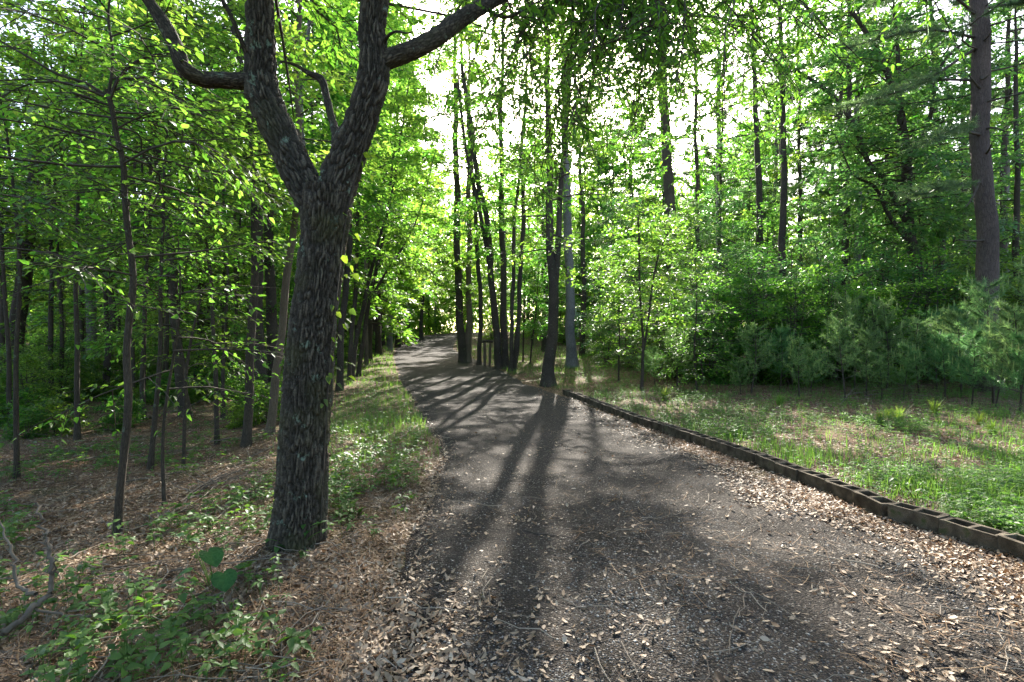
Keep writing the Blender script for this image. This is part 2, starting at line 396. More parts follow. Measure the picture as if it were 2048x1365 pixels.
def blockmat():
    m, nt, out = newmat('mossy_concrete')
    tc = N(nt, 'ShaderNodeTexCoord')
    n1 = N(nt, 'ShaderNodeTexNoise'); n1.inputs['Scale'].default_value = 7; n1.inputs['Detail'].default_value = 7
    n2 = N(nt, 'ShaderNodeTexNoise'); n2.inputs['Scale'].default_value = 160; n2.inputs['Detail'].default_value = 2
    oi = N(nt, 'ShaderNodeObjectInfo')
    ad = N(nt, 'ShaderNodeVectorMath', operation='ADD')
    nt.links.new(tc.outputs['Object'], ad.inputs[0])
    sc = N(nt, 'ShaderNodeMath', operation='MULTIPLY'); sc.inputs[1].default_value = 50
    nt.links.new(oi.outputs['Random'], sc.inputs[0]); nt.links.new(sc.outputs[0], ad.inputs[1])
    nt.links.new(ad.outputs[0], n1.inputs['Vector']); nt.links.new(ad.outputs[0], n2.inputs['Vector'])
    c = ramp(nt, n1.outputs[0], [(.3, (.03, .023, .015)), (.5, (.075, .059, .04)), (.62, (.125, .1, .07)), (.72, (.06, .07, .026))])
    c = mixc(nt, .6, c, ramp(nt, n2.outputs[0], [(.3, (.4, .4, .4)), (.7, (1.3, 1.3, 1.3))]), 'MULTIPLY')
    b = N(nt, 'ShaderNodeBsdfPrincipled'); b.inputs['Roughness'].default_value = .95; b.inputs['Specular IOR Level'].default_value = .15
    nt.links.new(c, b.inputs['Base Color'])
    bp = N(nt, 'ShaderNodeBump'); bp.inputs['Distance'].default_value = .006; bp.inputs['Strength'].default_value = 1
    nt.links.new(n2.outputs[0], bp.inputs['Height']); nt.links.new(bp.outputs[0], b.inputs['Normal'])
    nt.links.new(b.outputs[0], out.inputs[0])
    return m
M['block'] = blockmat()

# ------------------------------------------------------------------ things
def tag(o, label=None, cat=None, group=None, kind=None):
    if label: o['label'] = label
    if cat: o['category'] = cat
    if group: o['group'] = group
    if kind: o['kind'] = kind
    return o

def thing(name, label, cat, loc=(0, 0, 0), rz=0, group=None):
    o = bpy.data.objects.new(name, None); COL.objects.link(o)
    o.location = loc; o.rotation_euler = (0, 0, rz); o.empty_display_size = .2
    return tag(o, label, cat, group)

def dup(root, kids, loc, rz, sc, label, group):
    r = root.copy(); COL.objects.link(r); r.location = loc; r.rotation_euler = (0, 0, rz); r.scale = sc
    r['label'] = label
    if group: r['group'] = group
    for ch in kids:
        c = ch.copy(); COL.objects.link(c); c.parent = r
    return r

ONES = 'first second third fourth fifth sixth seventh eighth ninth tenth eleventh twelfth thirteenth fourteenth fifteenth sixteenth seventeenth eighteenth nineteenth'.split()
TENS = {2: ('twenty', 'twentieth'), 3: ('thirty', 'thirtieth'), 4: ('forty', 'fortieth'), 5: ('fifty', 'fiftieth'), 6: ('sixty', 'sixtieth'), 7: ('seventy', 'seventieth'), 8: ('eighty', 'eightieth'), 9: ('ninety', 'ninetieth')}
def ordinal(n):
    if n < 20: return ONES[n - 1]
    a, b = divmod(n, 10)
    return TENS[a][1] if b == 0 else TENS[a][0] + '-' + ONES[b - 1]
# ------------------------------------------------------------------ the setting
def build_ground():
    a = np.concatenate([np.arange(0, 12, .16), np.arange(12, 40, .6), np.array([40, 46, 54, 64, 80, 110, 160, 240, 380, 600.])])
    xs = np.concatenate([-a[::-1][:-1], a])
    ys = np.concatenate([[-600, -300, -120, -60, -30, -16, -9], np.arange(-6, 22, .16), np.arange(22, 80, .5), np.array([80, 88, 96, 110, 130, 160, 220, 320, 600.])])
    X, Y = np.meshgrid(xs, ys)
    Z = gz(X, Y) + (fbm(X * 2.2, Y * 2.2, 9) - .5) * .05 * (np.abs(X) < 40)
    # the ground sinks a little under the road bed so that the road lies over it
    xl = np.interp(Y, RY, RL); xr = np.interp(Y, RY, RR)
    inside = sstep(-.1, .35, X - xl) * sstep(-.1, .35, xr - X)
    Z = Z - .05 * inside
    ny, nx = X.shape
    idx = np.arange(nx * ny).reshape(ny, nx)
    Q = np.stack([idx[:-1, :-1], idx[:-1, 1:], idx[1:, 1:], idx[1:, :-1]], -1).reshape(-1, 4)
    mb = MB(); mb.add(np.stack([X, Y, Z], -1), Q)
    tag(mb.build('ground', M['ground']), kind='structure')

def build_road():
    ys = np.concatenate([np.arange(-6, 24, .1), np.arange(24, 84, .3)])
    n = 64
    t = np.linspace(0, 1, n)
    Y = np.repeat(ys[:, None], n, 1)
    xl = np.interp(ys, RY, RL) + (fbm(ys * 1.7, ys * 0, 3) - .5) * .5
    xr = np.interp(ys, RY, RR) + (fbm(ys * 1.7, ys * 0 + 9, 4) - .5) * .35
    X = xl[:, None] + (xr - xl)[:, None] * t[None]
    edge = sstep(0, .08, t) * sstep(0, .06, 1 - t)
    Z = gz(X, Y) + .012 * edge[None] - .03 * (1 - edge[None]) + (fbm(X * 1.4, Y * 1.4, 21) - .5) * .035 * edge[None] + (fbm(X * 6, Y * 6, 25) - .5) * .012
    Z = Z - .022 * (np.exp(-((t - .3) / .1) ** 2) + np.exp(-((t - .7) / .1) ** 2))[None] * sstep(0, .1, t)[None] + .012 * edge[None]
    idx = np.arange(len(ys) * n).reshape(len(ys), n)
    Q = np.stack([idx[:-1, :-1], idx[:-1, 1:], idx[1:, 1:], idx[1:, :-1]], -1).reshape(-1, 4)
    mb = MB(); mb.add(np.stack([X, Y, Z], -1), Q)
    tag(mb.build('gravel_road', M['gravel']), kind='structure')

def roadz(x, y):
    xl, xr = np.interp(y, RY, RL), np.interp(y, RY, RR); t = np.clip((x - xl) / (xr - xl), 0, 1)
    return gz(x, y) + .022 + (fbm(x * 1.4, y * 1.4, 21) - .5) * .035 + (fbm(x * 6, y * 6, 25) - .5) * .012 - .022 * (np.exp(-((t - .3) / .1) ** 2) + np.exp(-((t - .7) / .1) ** 2))

build_ground(); build_road()

# ------------------------------------------------------------------ foliage generators
def crown_parts(rng, axis, z0, z1, R, nl, nt, nv, L, el=(.15, .7), tl=.9, droop=.35, tier=1, limb_r=.035, lw=.5, flat=.45, prof=None, start_u=.3, az=None, twigr=.006):
    """limbs along AXIS between heights z0 and z1, twigs on the limbs, leaves on the twigs.
    returns (wood tubes list, leaf arrays)"""
    axis = np.asarray(axis, float)
    t = (np.arange(nl) + rng.uniform(.1, .9, nl)) / nl
    z = z0 + (z1 - z0) * t
    S = np.stack([np.interp(z, axis[:, 2], axis[:, 0]), np.interp(z, axis[:, 2], axis[:, 1]), z], -1)
    A = np.arange(nl) * 2.399 + rng.uniform(-.6, .6, nl) + rng.uniform(0, 6.28)
    if az is not None: A = az[0] + az[1] * rng.uniform(-1, 1, nl)
    pf = (1 - .62 * t ** 1.3) * np.minimum(1, .55 + t * 2) if prof is None else prof(t)
    ln = R * pf * rng.uniform(.65, 1.12, nl)
    e = el[0] + (el[1] - el[0]) * t + rng.uniform(-.15, .15, nl)
    D = np.stack([np.cos(A) * np.cos(e), np.sin(A) * np.cos(e), np.sin(e)], -1)
    k = 7
    u = np.linspace(0, 1, k)
    bend = rng.normal(0, .12, (nl, 2)) * ln[:, None]
    P = S[:, None] + D[:, None] * ln[:, None, None] * u[None, :, None]
    P[..., 2] -= droop * ln[:, None] * u[None] ** 2 * rng.uniform(.3, 1.2, nl)[:, None]
    P[..., :2] += bend[:, None] * np.sin(u * 4.5)[None, :, None]
    lr = limb_r * (.4 + .6 * ln / max(ln.max(), .01))
    wood = [(P, lr[:, None] * (1 - .85 * u)[None] + .003)]
    # twigs
    tu = start_u + (1 - start_u) * (np.arange(nt)[None] + rng.uniform(0, 1, (nl, nt))) / nt
    f = tu * (k - 1); i0 = np.clip(f.astype(int), 0, k - 2); w = (f - i0)[..., None]
    r_ = np.arange(nl)[:, None]
    TS = P[r_, i0] * (1 - w) + P[r_, i0 + 1] * w
    LD = nrm(P[r_, i0 + 1] - P[r_, i0])
    side = np.where((np.arange(nt) % 2)[None] == 0, 1, -1) * rng.uniform(.35, 1.35, (nl, nt))
    TD = rot_z(LD, side); TD[..., 2] = TD[..., 2] * .5 + rng.normal(.02, .25, (nl, nt))
    TD = nrm(TD)
    TL = tl * (1.15 - .6 * tu) * rng.uniform(.55, 1.25, (nl, nt))
    tv = np.array([0, .5, 1.])
    TP = TS[:, :, None] + TD[:, :, None] * TL[..., None, None] * tv[None, None, :, None]
    TP[..., 2] -= .22 * TL[..., None] * tv ** 2
    wood.append((TP.reshape(-1, 3, 3), np.broadcast_to(twigr * np.array([1, .7, .3]), (nl * nt, 3))))
    # leaves
    v = (np.arange(nv)[None, None] + rng.uniform(.2, 1, (nl, nt, nv))) / nv
    LP = TS[:, :, None] + TD[:, :, None] * (TL[..., None] * v)[..., None]
    LP[..., 2] -= .22 * TL[..., None] * v ** 2
    LP += rng.normal(0, .018 + .25 * L * (tier == 1), LP.shape)
    sd = np.where((np.arange(nv) % 2) == 0, 1, -1)[None, None] * rng.uniform(.3, 1.25, (nl, nt, nv))
    d = rot_z(np.broadcast_to(TD[:, :, None], LP.shape), sd)
    d = nrm(d + np.concatenate([rng.normal(0, .15, LP.shape[:-1] + (2,)), rng.normal(-.25, .3, LP.shape[:-1] + (1,))], -1))
    nn = nrm(rng.normal(0, flat, LP.shape) + np.array([0, 0, 1.]))
    n = LP.size // 3
    LL = L * rng.uniform(.55, 1.2, n)
    return wood, (LP.reshape(-1, 3), d.reshape(-1, 3), nn.reshape(-1, 3), LL, LL * lw * rng.uniform(.85, 1.2, n))

def crown_mesh(mb, wood, leaves, tier, wm=0, lm=1, seg=4, twigs=True):
    for i, (P, R) in enumerate(wood):
        if i == 1 and not twigs: continue
        V, Q, uv = tubes(P, R, seg if i == 0 else 3)
        mb.add(V, Q, wm, uv)
    if tier == 0: leaf_ovate(mb, *leaves, mat=lm)
    else:
        V, Q = leaf_quads(*leaves); mb.add(V, Q, lm)

def trunk_path(P, R, n, rng, wob=.02):
    """P from the ground up: adds a buried foot, a root flare and a slight wander"""
    Pp, Rr = smooth_path(P, R, n)
    h = Pp[:, 2] - Pp[0, 2]
    Rr = Rr * (1 + .35 * np.exp(-h / (Rr[0] * 1.6 + .02)))
    a = rng.uniform(0, 6, 4)
    Pp[:, 0] += wob * (np.sin(h * 1.3 + a[0]) + .5 * np.sin(h * 3.1 + a[1])) * sstep(0, 1, h)
    Pp[:, 1] += wob * np.sin(h * 1.1 + a[2]) * sstep(0, 1, h)
    foot = Pp[0] - np.array([0, 0, .3])
    return np.concatenate([[foot], Pp]), np.concatenate([[Rr[0] * 1.05], Rr])

def lumpy(V, seg, amp, seed):
    """uneven cross-section for a tube of rings of SEG vertices"""
    V = V.reshape(-1, seg, 3); c = V.mean(1, keepdims=True)
    a = np.arange(seg) / seg * 6.283
    k = np.arange(V.shape[0])
    w = 1 + amp * (fbm(np.cos(a)[None] * 1.3 + 5 + k[:, None] * .11, np.sin(a)[None] * 1.3 + k[:, None] * .16, seed) - .5) * 2
    return (c + (V - c) * w[..., None]).reshape(-1, 3)

def stems_world(spec, Y):
    """spec: [(px, py, width px)...] bottom to top -> points and radii in world space at depth Y"""
    P = np.array([world(a, b, Y) for a, b, c in spec]); R = np.array([c / F * Y * .43 for a, b, c in spec])
    return P, R

TREES = 0
def pixel_tree(name, label, cat, stems, bark, Y=None, top=None, crown=None, leafm='leaf', group=None, seed=1, seg=12, lean_y=0., flare=True):
    """a tree whose stems follow the photograph's; STEMS: list of pixel polylines, the first starts on the ground.
    crown: list of dicts for crown_parts (z0, z1 are heights above the base)"""
    rng = np.random.default_rng(seed)
    if Y is None:
        bx, by = base_at(stems[0][0][0], stems[0][0][1]); Y = by
    base = world(stems[0][0][0], stems[0][0][1], Y)
    base[2] = float(gz(base[0], base[1]))
    root = thing(name, label, cat, base, group=group)
    axes = []
    mb = MB()
    for i, s in enumerate(stems):
        P, R = stems_world(s, Y)
        P = P - base
        if i == 0: P[0] = (0, 0, 0)
        if top:                                     # grow on above the last point seen
            d = P[-1] - P[-2]; d = d / max(np.linalg.norm(d), .01); d[:2] *= .6
            H = top * (1 - .12 * i)
            if H > P[-1][2] + .5:
                up = H - P[-1][2]
                mid = P[-1] + d * up * .5; mid[2] = P[-1][2] + up * .5
                end = mid + d * up * .4; end[2] = H
                P = np.concatenate([P, [mid, end]]); R = np.concatenate([R, [R[-1] * .6, .02]])
        if R[-1] > .025: P = np.concatenate([P, [P[-1] + (P[-1] - P[-2]) * .35]]); R = np.concatenate([R, [.012]])
        P[:, 1] += lean_y * P[:, 2] + .05 * np.sin(P[:, 2] * .7 + seed)
        n = max(14, int(len(P) * 7))
        if i == 0: Pp, Rr = trunk_path(P, R, n, rng, wob=min(.03, R[0] * .25))
        else: Pp, Rr = smooth_path(P, R, n)
        V, Q, uv = tubes(Pp[None], Rr[None], seg)
        V = lumpy(V, seg, .09, seed + i)
        mb.add(V, Q, 0, uv)
        axes.append(Pp)
    mb.build('trunk', M[bark], root)
    for c in crown or []:
        c = dict(c)
        if group == 'trees along the right road edge' or name == 'double_trunk_tree': c['nl'] = max(4, int(c['nl'] * (.55 if seed in (73, 74, 76) else .75))); c['R'] *= .95
        ai = c.pop('axis', 0); c.setdefault('limb_r', float(min(.035, max(.007, np.linalg.norm(stems_world(stems[0], Y)[1][0]) * .2)))); tier = c.pop('tier', 1); lm = c.pop('leaf', leafm)
        cm = MB()
        if c.get('z1') is None: c['z1'] = axes[ai][-1][2]
        w, lv = crown_parts(rng, axes[ai], tier=tier, **c)
        crown_mesh(cm, w, lv, tier)
        cm.build('crown', [M['twig'], M[lm]], root)
    return root, axes, Y

def needles(rng, P, D, n, L, w=.004, spread=.9, back=.12):
    """tufts of needles at points P along directions D"""
    m = len(P)
    P = np.repeat(P, n, 0); D = np.repeat(nrm(D), n, 0)
    d = nrm(D * rng.uniform(.1, 1.3, (m * n, 1)) + rng.normal(0, spread * .55, (m * n, 3)))
    p = P - D * rng.uniform(0, back, (m * n, 1))
    s = nrm(np.cross(d, rng.normal(0, 1, d.shape)))
    LL = L * rng.uniform(.6, 1.1, (m * n, 1))
    V = np.stack([p - s * w * .5, p + s * w * .5, p + d * LL - np.array([0, 0, 1.]) * LL * .12], 1)
    return V.reshape(-1, 3), np.arange(m * n * 3).reshape(-1, 3)

def pine_limbs(rng, mb, P, R, n_side, n_need, L, w, wm=0, nm=1, seg=4, side_len=.5):
    """P (m,k,3) limbs; side shoots with needle tufts along the outer part"""
    V, Q, uv = tubes(P, R, seg); mb.add(V, Q, wm, uv)
    m, k, _ = P.shape
    u = .3 + .7 * (np.arange(n_side)[None] + rng.uniform(0, 1, (m, n_side))) / n_side
    f = u * (k - 1); i0 = np.clip(f.astype(int), 0, k - 2); t = (f - i0)[..., None]; r_ = np.arange(m)[:, None]
    S = P[r_, i0] * (1 - t) + P[r_, i0 + 1] * t
    LD = nrm(P[r_, i0 + 1] - P[r_, i0])
    D = rot_z(LD, rng.uniform(-1.2, 1.2, (m, n_side))); D[..., 2] += rng.uniform(-.1, .5, (m, n_side)); D = nrm(D)
    ll = side_len * rng.uniform(.4, 1.1, (m, n_side))
    E = S + D * ll[..., None]
    TP = np.stack([S, E], 2).reshape(-1, 2, 3)
    V, Q, uv = tubes(TP, np.broadcast_to(np.array([.008, .004]), (len(TP), 2)), 3); mb.add(V, Q, wm, uv)
    for fr in (1., .62, .3):
        pts = (S + (E - S) * fr).reshape(-1, 3)
        V, T = needles(rng, pts, D.reshape(-1, 3), n_need, L, w); mb.add(V, T, nm)

# ------------------------------------------------------------------ the big forked oak
def bark_tube(mb, P, R, seg, step, seed, cell=(.032, .13), depth=.034, flare=False):
    """tube whose surface is cut into bark plates (cells around and along, furrows between them)"""
    P = np.asarray(P, float); R = np.asarray(R, float)
    ln = np.linalg.norm(np.diff(P, axis=0), axis=1).sum()
    n = int(ln / step)
    Pp, Rr = smooth_path(P, R, n)
    Rr = Rr * .96
    if flare:
        h = Pp[:, 2] - Pp[0, 2]
        Rr = Rr * (1 + .30 * np.exp(-h / .17))
    V, Q, uv = tubes(Pp[None], Rr[None], seg)
    V = V.reshape(n, seg, 3); c = Pp[:, None]
    a = np.arange(seg) / seg
    rm = Rr.max(); ncirc = max(5, int(round(2 * math.pi * rm / cell[0])))
    v = np.arange(n) * (ln / n) / cell[1]
    U = np.broadcast_to(a[None] * ncirc, (n, seg)); VV = np.broadcast_to(v[:, None], (n, seg))
    # the furrows wander and slant
    wx = (fbm(U * .35, VV * .8, seed) - .5) * 2.2; wy = (fbm(U * .5 + 40, VV * .5, seed + 3) - .5) * 3
    # noise must close around the trunk: fade the warp towards the seam
    seam = np.minimum(1, np.minimum(a, 1 - a) * 10)[None]
    X = U + wx * seam; Yv = VV + wy * seam
    i = np.floor(X).astype(int); j = np.floor(Yv).astype(int)
    F1 = np.full(X.shape, 9.); F2 = np.full(X.shape, 9.); tone = np.zeros(X.shape)
    for di in (-1, 0, 1):
        for dj in (-1, 0, 1):
            ii = i + di; jj = j + dj; iw = np.mod(ii, ncirc)
            px = ii + .5 + (hash2(iw, jj, seed) - .5) * .75 + .5 * (jj % 2); py = jj + .5 + (hash2(iw, jj, seed + 7) - .5) * .9
            d = np.hypot((px - X), (py - Yv) * .9)
            hh = hash2(iw, jj, seed + 11)
            tone = np.where(d < F1, hh, tone)
            F2 = np.where(d < F1, F1, np.minimum(F2, d)); F1 = np.minimum(F1, d)
    edge = np.clip((F2 - F1) / .4, 0, 1)
    fine = fbm(U * 3.1, VV * 6.0, seed + 20, 3)
    disp = depth * (edge ** .7 * (.65 + .55 * tone) + .35 * (fine - .5)) * np.clip(Rr / .12, .25, 1)[:, None]
    lump = 1 + .085 * (fbm(np.cos(a * 6.283)[None] * 1.2 + 3 + VV * .03, np.sin(a * 6.283)[None] * 1.2 + VV * .05, seed + 30) - .5) * 2
    if flare:
        hh = (Pp[:, 2] - Pp[0, 2])[:, None]
        lump = lump * (1 + np.exp(-hh / .11) * (.16 + .20 * np.sin(a * 6.283 * 5 + 1.3)[None] + .12 * np.sin(a * 6.283 * 3 + .4)[None]))
    out = nrm(V - c)
    V = c + (V - c) * lump[..., None] + out * (disp - depth * .9)[..., None]
    mb.add(V.reshape(-1, 3), Q, 0, uv)
    mb.tone = getattr(mb, 'tone', []) + [np.clip(edge * (.35 + .75 * tone) + .25 * (fine - .5), 0, 1).ravel()]  # furrow shade put into the tone, with darker inner bark and random plates
    return Pp, Rr

OY = 4.15
def oakpts(spec, dys=None):
    P = []; R = []
    for i, (a, b, w) in enumerate(spec):
        y = OY + (dys[i] if dys else 0)
        P.append(world(a, b, y)); R.append(w / F * y * .5)
    return np.array(P), np.array(R)

def toned(o, mb):
    a = o.data.attributes.new('tone', 'FLOAT', 'POINT'); a.data.foreach_set('value', np.concatenate(mb.tone).astype(np.float32))
    return o

def build_oak():
    rng = np.random.default_rng(77)
    b = world(594, 1088, OY); b[2] = float(gz(b[0], b[1])) - .03
    root = thing('oak_tree', 'big forked oak with dark furrowed bark beside the gravel road', 'tree', b)
    def local(P): return P - b
    P, R = oakpts([(588, 1130, 112), (594, 1075, 106), (601, 1000, 101), (607, 900, 98), (614, 800, 97), (627, 630, 92), (638, 556, 91), (646, 483, 92), (652, 425, 100), (656, 378, 104)])
    P = local(P); mb = MB(); bark_tube(mb, P, R, 168, .011, 3, flare=True)
    # right stem, continuing the trunk
    P2, R2 = oakpts([(646, 470, 88), (660, 410, 84), (680, 352, 77), (698, 300, 72), (715, 258, 66), (730, 215, 63), (746, 160, 62), (748, 115, 60), (744, 60, 55), (750, 5, 55), (762, -60, 52), (775, -180, 46), (800, -330, 38)])
    bark_tube(mb, local(P2), R2, 132, .012, 5)
    P3, R3 = oakpts([(652, 470, 70), (630, 410, 72), (603, 360, 72), (580, 310, 70), (556, 262, 68), (534, 215, 68), (521, 165, 66), (520, 105, 58), (520, 50, 56), (519, 0, 55), (516, -80, 50), (500, -220, 42), (490, -340, 34)], [.0, .02, .05, .08, .1, .12, .14, .15, .16, .17, .18, .2, .2])
    bark_tube(mb, local(P3), R3, 128, .012, 8)
    toned(mb.build('trunk', M['oak_bark'], root), mb)
    limbs = [
        ([(525, 165, 44), (485, 163, 36), (440, 160, 35), (400, 157, 35), (372, 140, 34), (352, 95, 33), (328, 48, 31), (303, 10, 27), (285, -15, 25), (240, -90, 20), (180, -190, 14)], [.14, .1, .02, -.05, -.1, -.12, -.14, -.16, -.18, -.3, -.4], 72, 'limb'),
        ([(497, 118, 14), (487, 92, 16), (474, 60, 15), (460, 28, 14), (443, -4, 13), (420, -60, 9)], [.12, .06, 0, -.04, -.08, -.12], 36, 'limb'),
        ([(752, 128, 44), (776, 119, 41), (812, 105, 40), (846, 90, 39), (880, 70, 38), (908, 48, 37), (945, 24, 34), (976, 6, 32), (1040, -30, 27), (1130, -70, 22), (1260, -110, 15)], [0, .02, .05, .1, .18, .28, .4, .55, .8, 1.1, 1.5], 84, 'limb'),
        ([(672, 300, 24), (670, 262, 21), (661, 228, 20), (652, 190, 19), (641, 158, 21), (617, 146, 15), (590, 130, 12), (560, 122, 7)], [.05, .2, .3, .36, .4, .42, .45, .47], 44, 'broken_limb'),
        ([(766, 88, 13), (778, 70, 12), (792, 63, 11), (815, 66, 9), (837, 59, 5)], [0, -.12, -.2, -.28, -.36], 28, 'broken_limb'),
        ([(975, 18, 14), (990, 30, 12), (1020, 34, 11), (1045, 20, 10), (1075, 4, 9), (1140, -20, 7)], [.55, .52, .5, .55, .65, .9], 28, 'limb'),
        ([(660, 330, 9), (640, 200, 8)], None, 16, None),
    ]
    for spec, dy, seg, nm in limbs:
        if nm is None: continue
        P, R = oakpts(spec, dy); mb = MB()
        bark_tube(mb, local(P), R, seg, .012, seg + 2, cell=(.026, .06), depth=.015)
        toned(mb.build(nm, M['oak_bark'], root), mb)
    # hanging branches over the road: long drooping twigs with narrow leaves
    wb = MB(); lb = MB()
    arms = [([.45, 5.0, 5.0], [1.2, 5.6, 5.65], [2.3, 6.1, 5.75]), ([.45, 5.0, 5.0], [.9, 6.6, 5.95], [1.6, 7.8, 6.35]), ([1.2, 5.6, 5.65], [2.2, 6.9, 6.1], [3.4, 7.6, 6.4]), ([1.2, 5.6, 5.65], [2.0, 5.2, 5.35], [2.9, 5.6, 5.6]), ([.45, 5.0, 5.0], [1.0, 4.9, 5.15], [1.9, 5.1, 5.3]), ([1.2, 5.6, 5.65], [1.6, 6.4, 6.2], [2.6, 7.0, 6.5]), ([-.4, 4.6, 4.9], [.2, 5.4, 5.45], [.7, 6.2, 6.0])]
    hang = []
    for a in arms:
        Pp, Rr = smooth_path(np.array(a) - b, np.array([.05, .035, .012]), 12)
        V, Q, uv = tubes(Pp[None], Rr[None], 8); wb.add(V, Q, 0, uv)
        for i in range(13):
            s = Pp[int(rng.integers(1, 12))]
            az = rng.uniform(0, 6.28); ln = rng.uniform(2.0, 5.0)
            u = np.linspace(0, 1, 8)[:, None]
            d = np.array([math.cos(az) * .5, math.sin(az) * .5, 0])
            p = s + d * ln * .75 * u + np.array([0, 0, 1.]) * (.16 * u - 1.0 * u ** 1.6) * ln * rng.uniform(.55, 1.)
            p += (rng.normal(0, .03, (8, 3)) * u)
            lim = rng.uniform(3.1, 4.4) - b[2]
            if p[-1, 2] < lim: p[:, 2] = p[0, 2] + (p[:, 2] - p[0, 2]) * (p[0, 2] - lim) / (p[0, 2] - p[-1, 2])
            hang.append(p)
    H = np.array(hang)
    V, Q, uv = tubes(H, np.broadcast_to(np.linspace(.011, .003, 8), H.shape[:2]), 4); wb.add(V, Q, 0, uv)
    # side twigs
    m = len(H); ns = 26
    f = rng.uniform(.8, 6.9, (m, ns)); i0 = f.astype(int); t = (f - i0)[..., None]; r_ = np.arange(m)[:, None]
    S = H[r_, i0] * (1 - t) + H[r_, i0 + 1] * t
    D = nrm(rng.normal(0, 1, S.shape) * np.array([1, 1, .35]) + np.array([0, 0, -.65]))
    TL = rng.uniform(.15, .55, (m, ns, 1))
    E = S + D * TL
    TP = np.stack([S, (S + E) / 2 + np.array([0, 0, .02]), E], 2).reshape(-1, 3, 3)
    V, Q, uv = tubes(TP, np.broadcast_to(np.array([.005, .0035, .002]), (len(TP), 3)), 3); wb.add(V, Q, 0, uv)
    nv = 9
    v = rng.uniform(.1, 1.05, (m, ns, nv, 1))
    LP = (S[:, :, None] + (E - S)[:, :, None] * v).reshape(-1, 3)
    d = nrm(np.repeat(D.reshape(-1, 3), nv, 0) + rng.normal(0, .6, LP.shape))
    n = nrm(rng.normal(0, .7, LP.shape) + np.array([0, 0, 1.]))
    L = rng.uniform(.04, .085, len(LP))
    leaf_ovate(lb, LP, d, n, L, L * .34, mat=0)
    # the oak's high leaves, unseen above the frame, thickened to dim sky light
    for ax in (local(P2), local(P3)):
        w, lv = crown_parts(rng, ax[np.argsort(ax[:, 2])], 4.6, ax[:, 2].max() + 2, 3.6, 22, 16, 14, .09, tl=.9)
        crown_mesh(wb, w, lv, 1, 0, 1) if False else None
        for i, (P_, R_) in enumerate(w):
            V, Q, uv = tubes(P_, R_, 4 if i == 0 else 3); wb.add(V, Q, 0, uv)
        V, Q = leaf_quads(*lv); lb.add(V, Q, 0)
    wb.build('hanging_twig', M['twig'], root)
    lb.build('crown', M['leaf_oak'], root)
    return b
OAK = build_oak()
# ------------------------------------------------------------------ trees placed from the photograph
def C(z0, R, nl, nt=12, nv=13, L=.14, z1=None, **k):
    if k.get('tier', 1) == 1 and R > .6: nl = int(nl * 1.75); nt = int(nt * 1.25); nv = int(nv * 1.35); L *= 1.12; R *= 1.08
    return dict(z0=z0, z1=z1, R=R, nl=nl, nt=nt, nv=nv, L=L, **k)

T = pixel_tree
# --- left woods
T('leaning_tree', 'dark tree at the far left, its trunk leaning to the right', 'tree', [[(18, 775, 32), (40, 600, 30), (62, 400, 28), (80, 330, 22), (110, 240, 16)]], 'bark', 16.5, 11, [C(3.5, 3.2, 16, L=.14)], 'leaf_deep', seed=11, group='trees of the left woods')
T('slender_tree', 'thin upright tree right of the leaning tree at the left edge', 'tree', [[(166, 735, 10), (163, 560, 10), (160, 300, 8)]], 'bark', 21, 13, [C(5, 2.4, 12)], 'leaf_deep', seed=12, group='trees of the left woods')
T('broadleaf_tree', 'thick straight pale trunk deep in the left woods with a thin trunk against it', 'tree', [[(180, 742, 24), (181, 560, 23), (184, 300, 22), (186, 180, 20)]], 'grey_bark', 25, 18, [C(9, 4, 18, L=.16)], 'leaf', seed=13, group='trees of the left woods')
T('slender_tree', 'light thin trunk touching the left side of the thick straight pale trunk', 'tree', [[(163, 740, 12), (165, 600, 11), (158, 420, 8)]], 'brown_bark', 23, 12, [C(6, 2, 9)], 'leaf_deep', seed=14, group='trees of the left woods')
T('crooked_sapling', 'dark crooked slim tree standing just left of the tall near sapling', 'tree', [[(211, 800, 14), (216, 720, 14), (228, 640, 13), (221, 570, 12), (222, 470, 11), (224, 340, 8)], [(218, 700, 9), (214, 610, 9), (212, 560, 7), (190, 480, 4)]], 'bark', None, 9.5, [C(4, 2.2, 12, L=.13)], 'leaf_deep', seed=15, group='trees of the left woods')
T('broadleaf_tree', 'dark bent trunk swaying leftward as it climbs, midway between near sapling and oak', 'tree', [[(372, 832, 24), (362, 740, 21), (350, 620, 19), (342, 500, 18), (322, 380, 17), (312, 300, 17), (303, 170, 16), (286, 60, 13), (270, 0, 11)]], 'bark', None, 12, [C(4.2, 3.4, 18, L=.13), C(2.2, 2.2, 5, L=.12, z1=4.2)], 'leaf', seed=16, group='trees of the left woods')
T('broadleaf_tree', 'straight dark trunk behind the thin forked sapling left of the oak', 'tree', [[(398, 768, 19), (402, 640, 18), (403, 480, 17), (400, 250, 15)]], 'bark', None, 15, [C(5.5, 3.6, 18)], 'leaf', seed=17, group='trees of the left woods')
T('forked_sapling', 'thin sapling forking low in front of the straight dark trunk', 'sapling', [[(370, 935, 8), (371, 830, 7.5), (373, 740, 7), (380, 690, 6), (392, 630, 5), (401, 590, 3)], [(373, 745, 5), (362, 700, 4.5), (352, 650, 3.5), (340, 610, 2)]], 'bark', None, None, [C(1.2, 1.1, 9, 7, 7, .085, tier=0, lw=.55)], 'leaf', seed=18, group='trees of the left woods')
T('broadleaf_tree', 'slim dark brown trunk standing left of the twin trunks by the oak', 'tree', [[(492, 893, 20), (498, 760, 19), (505, 620, 18), (508, 540, 17), (506, 380, 15), (500, 200, 13), (470, 60, 10)]], 'bark', None, 9, [C(3.8, 2.4, 14, L=.11)], 'leaf', seed=19, group='trees of the left woods')
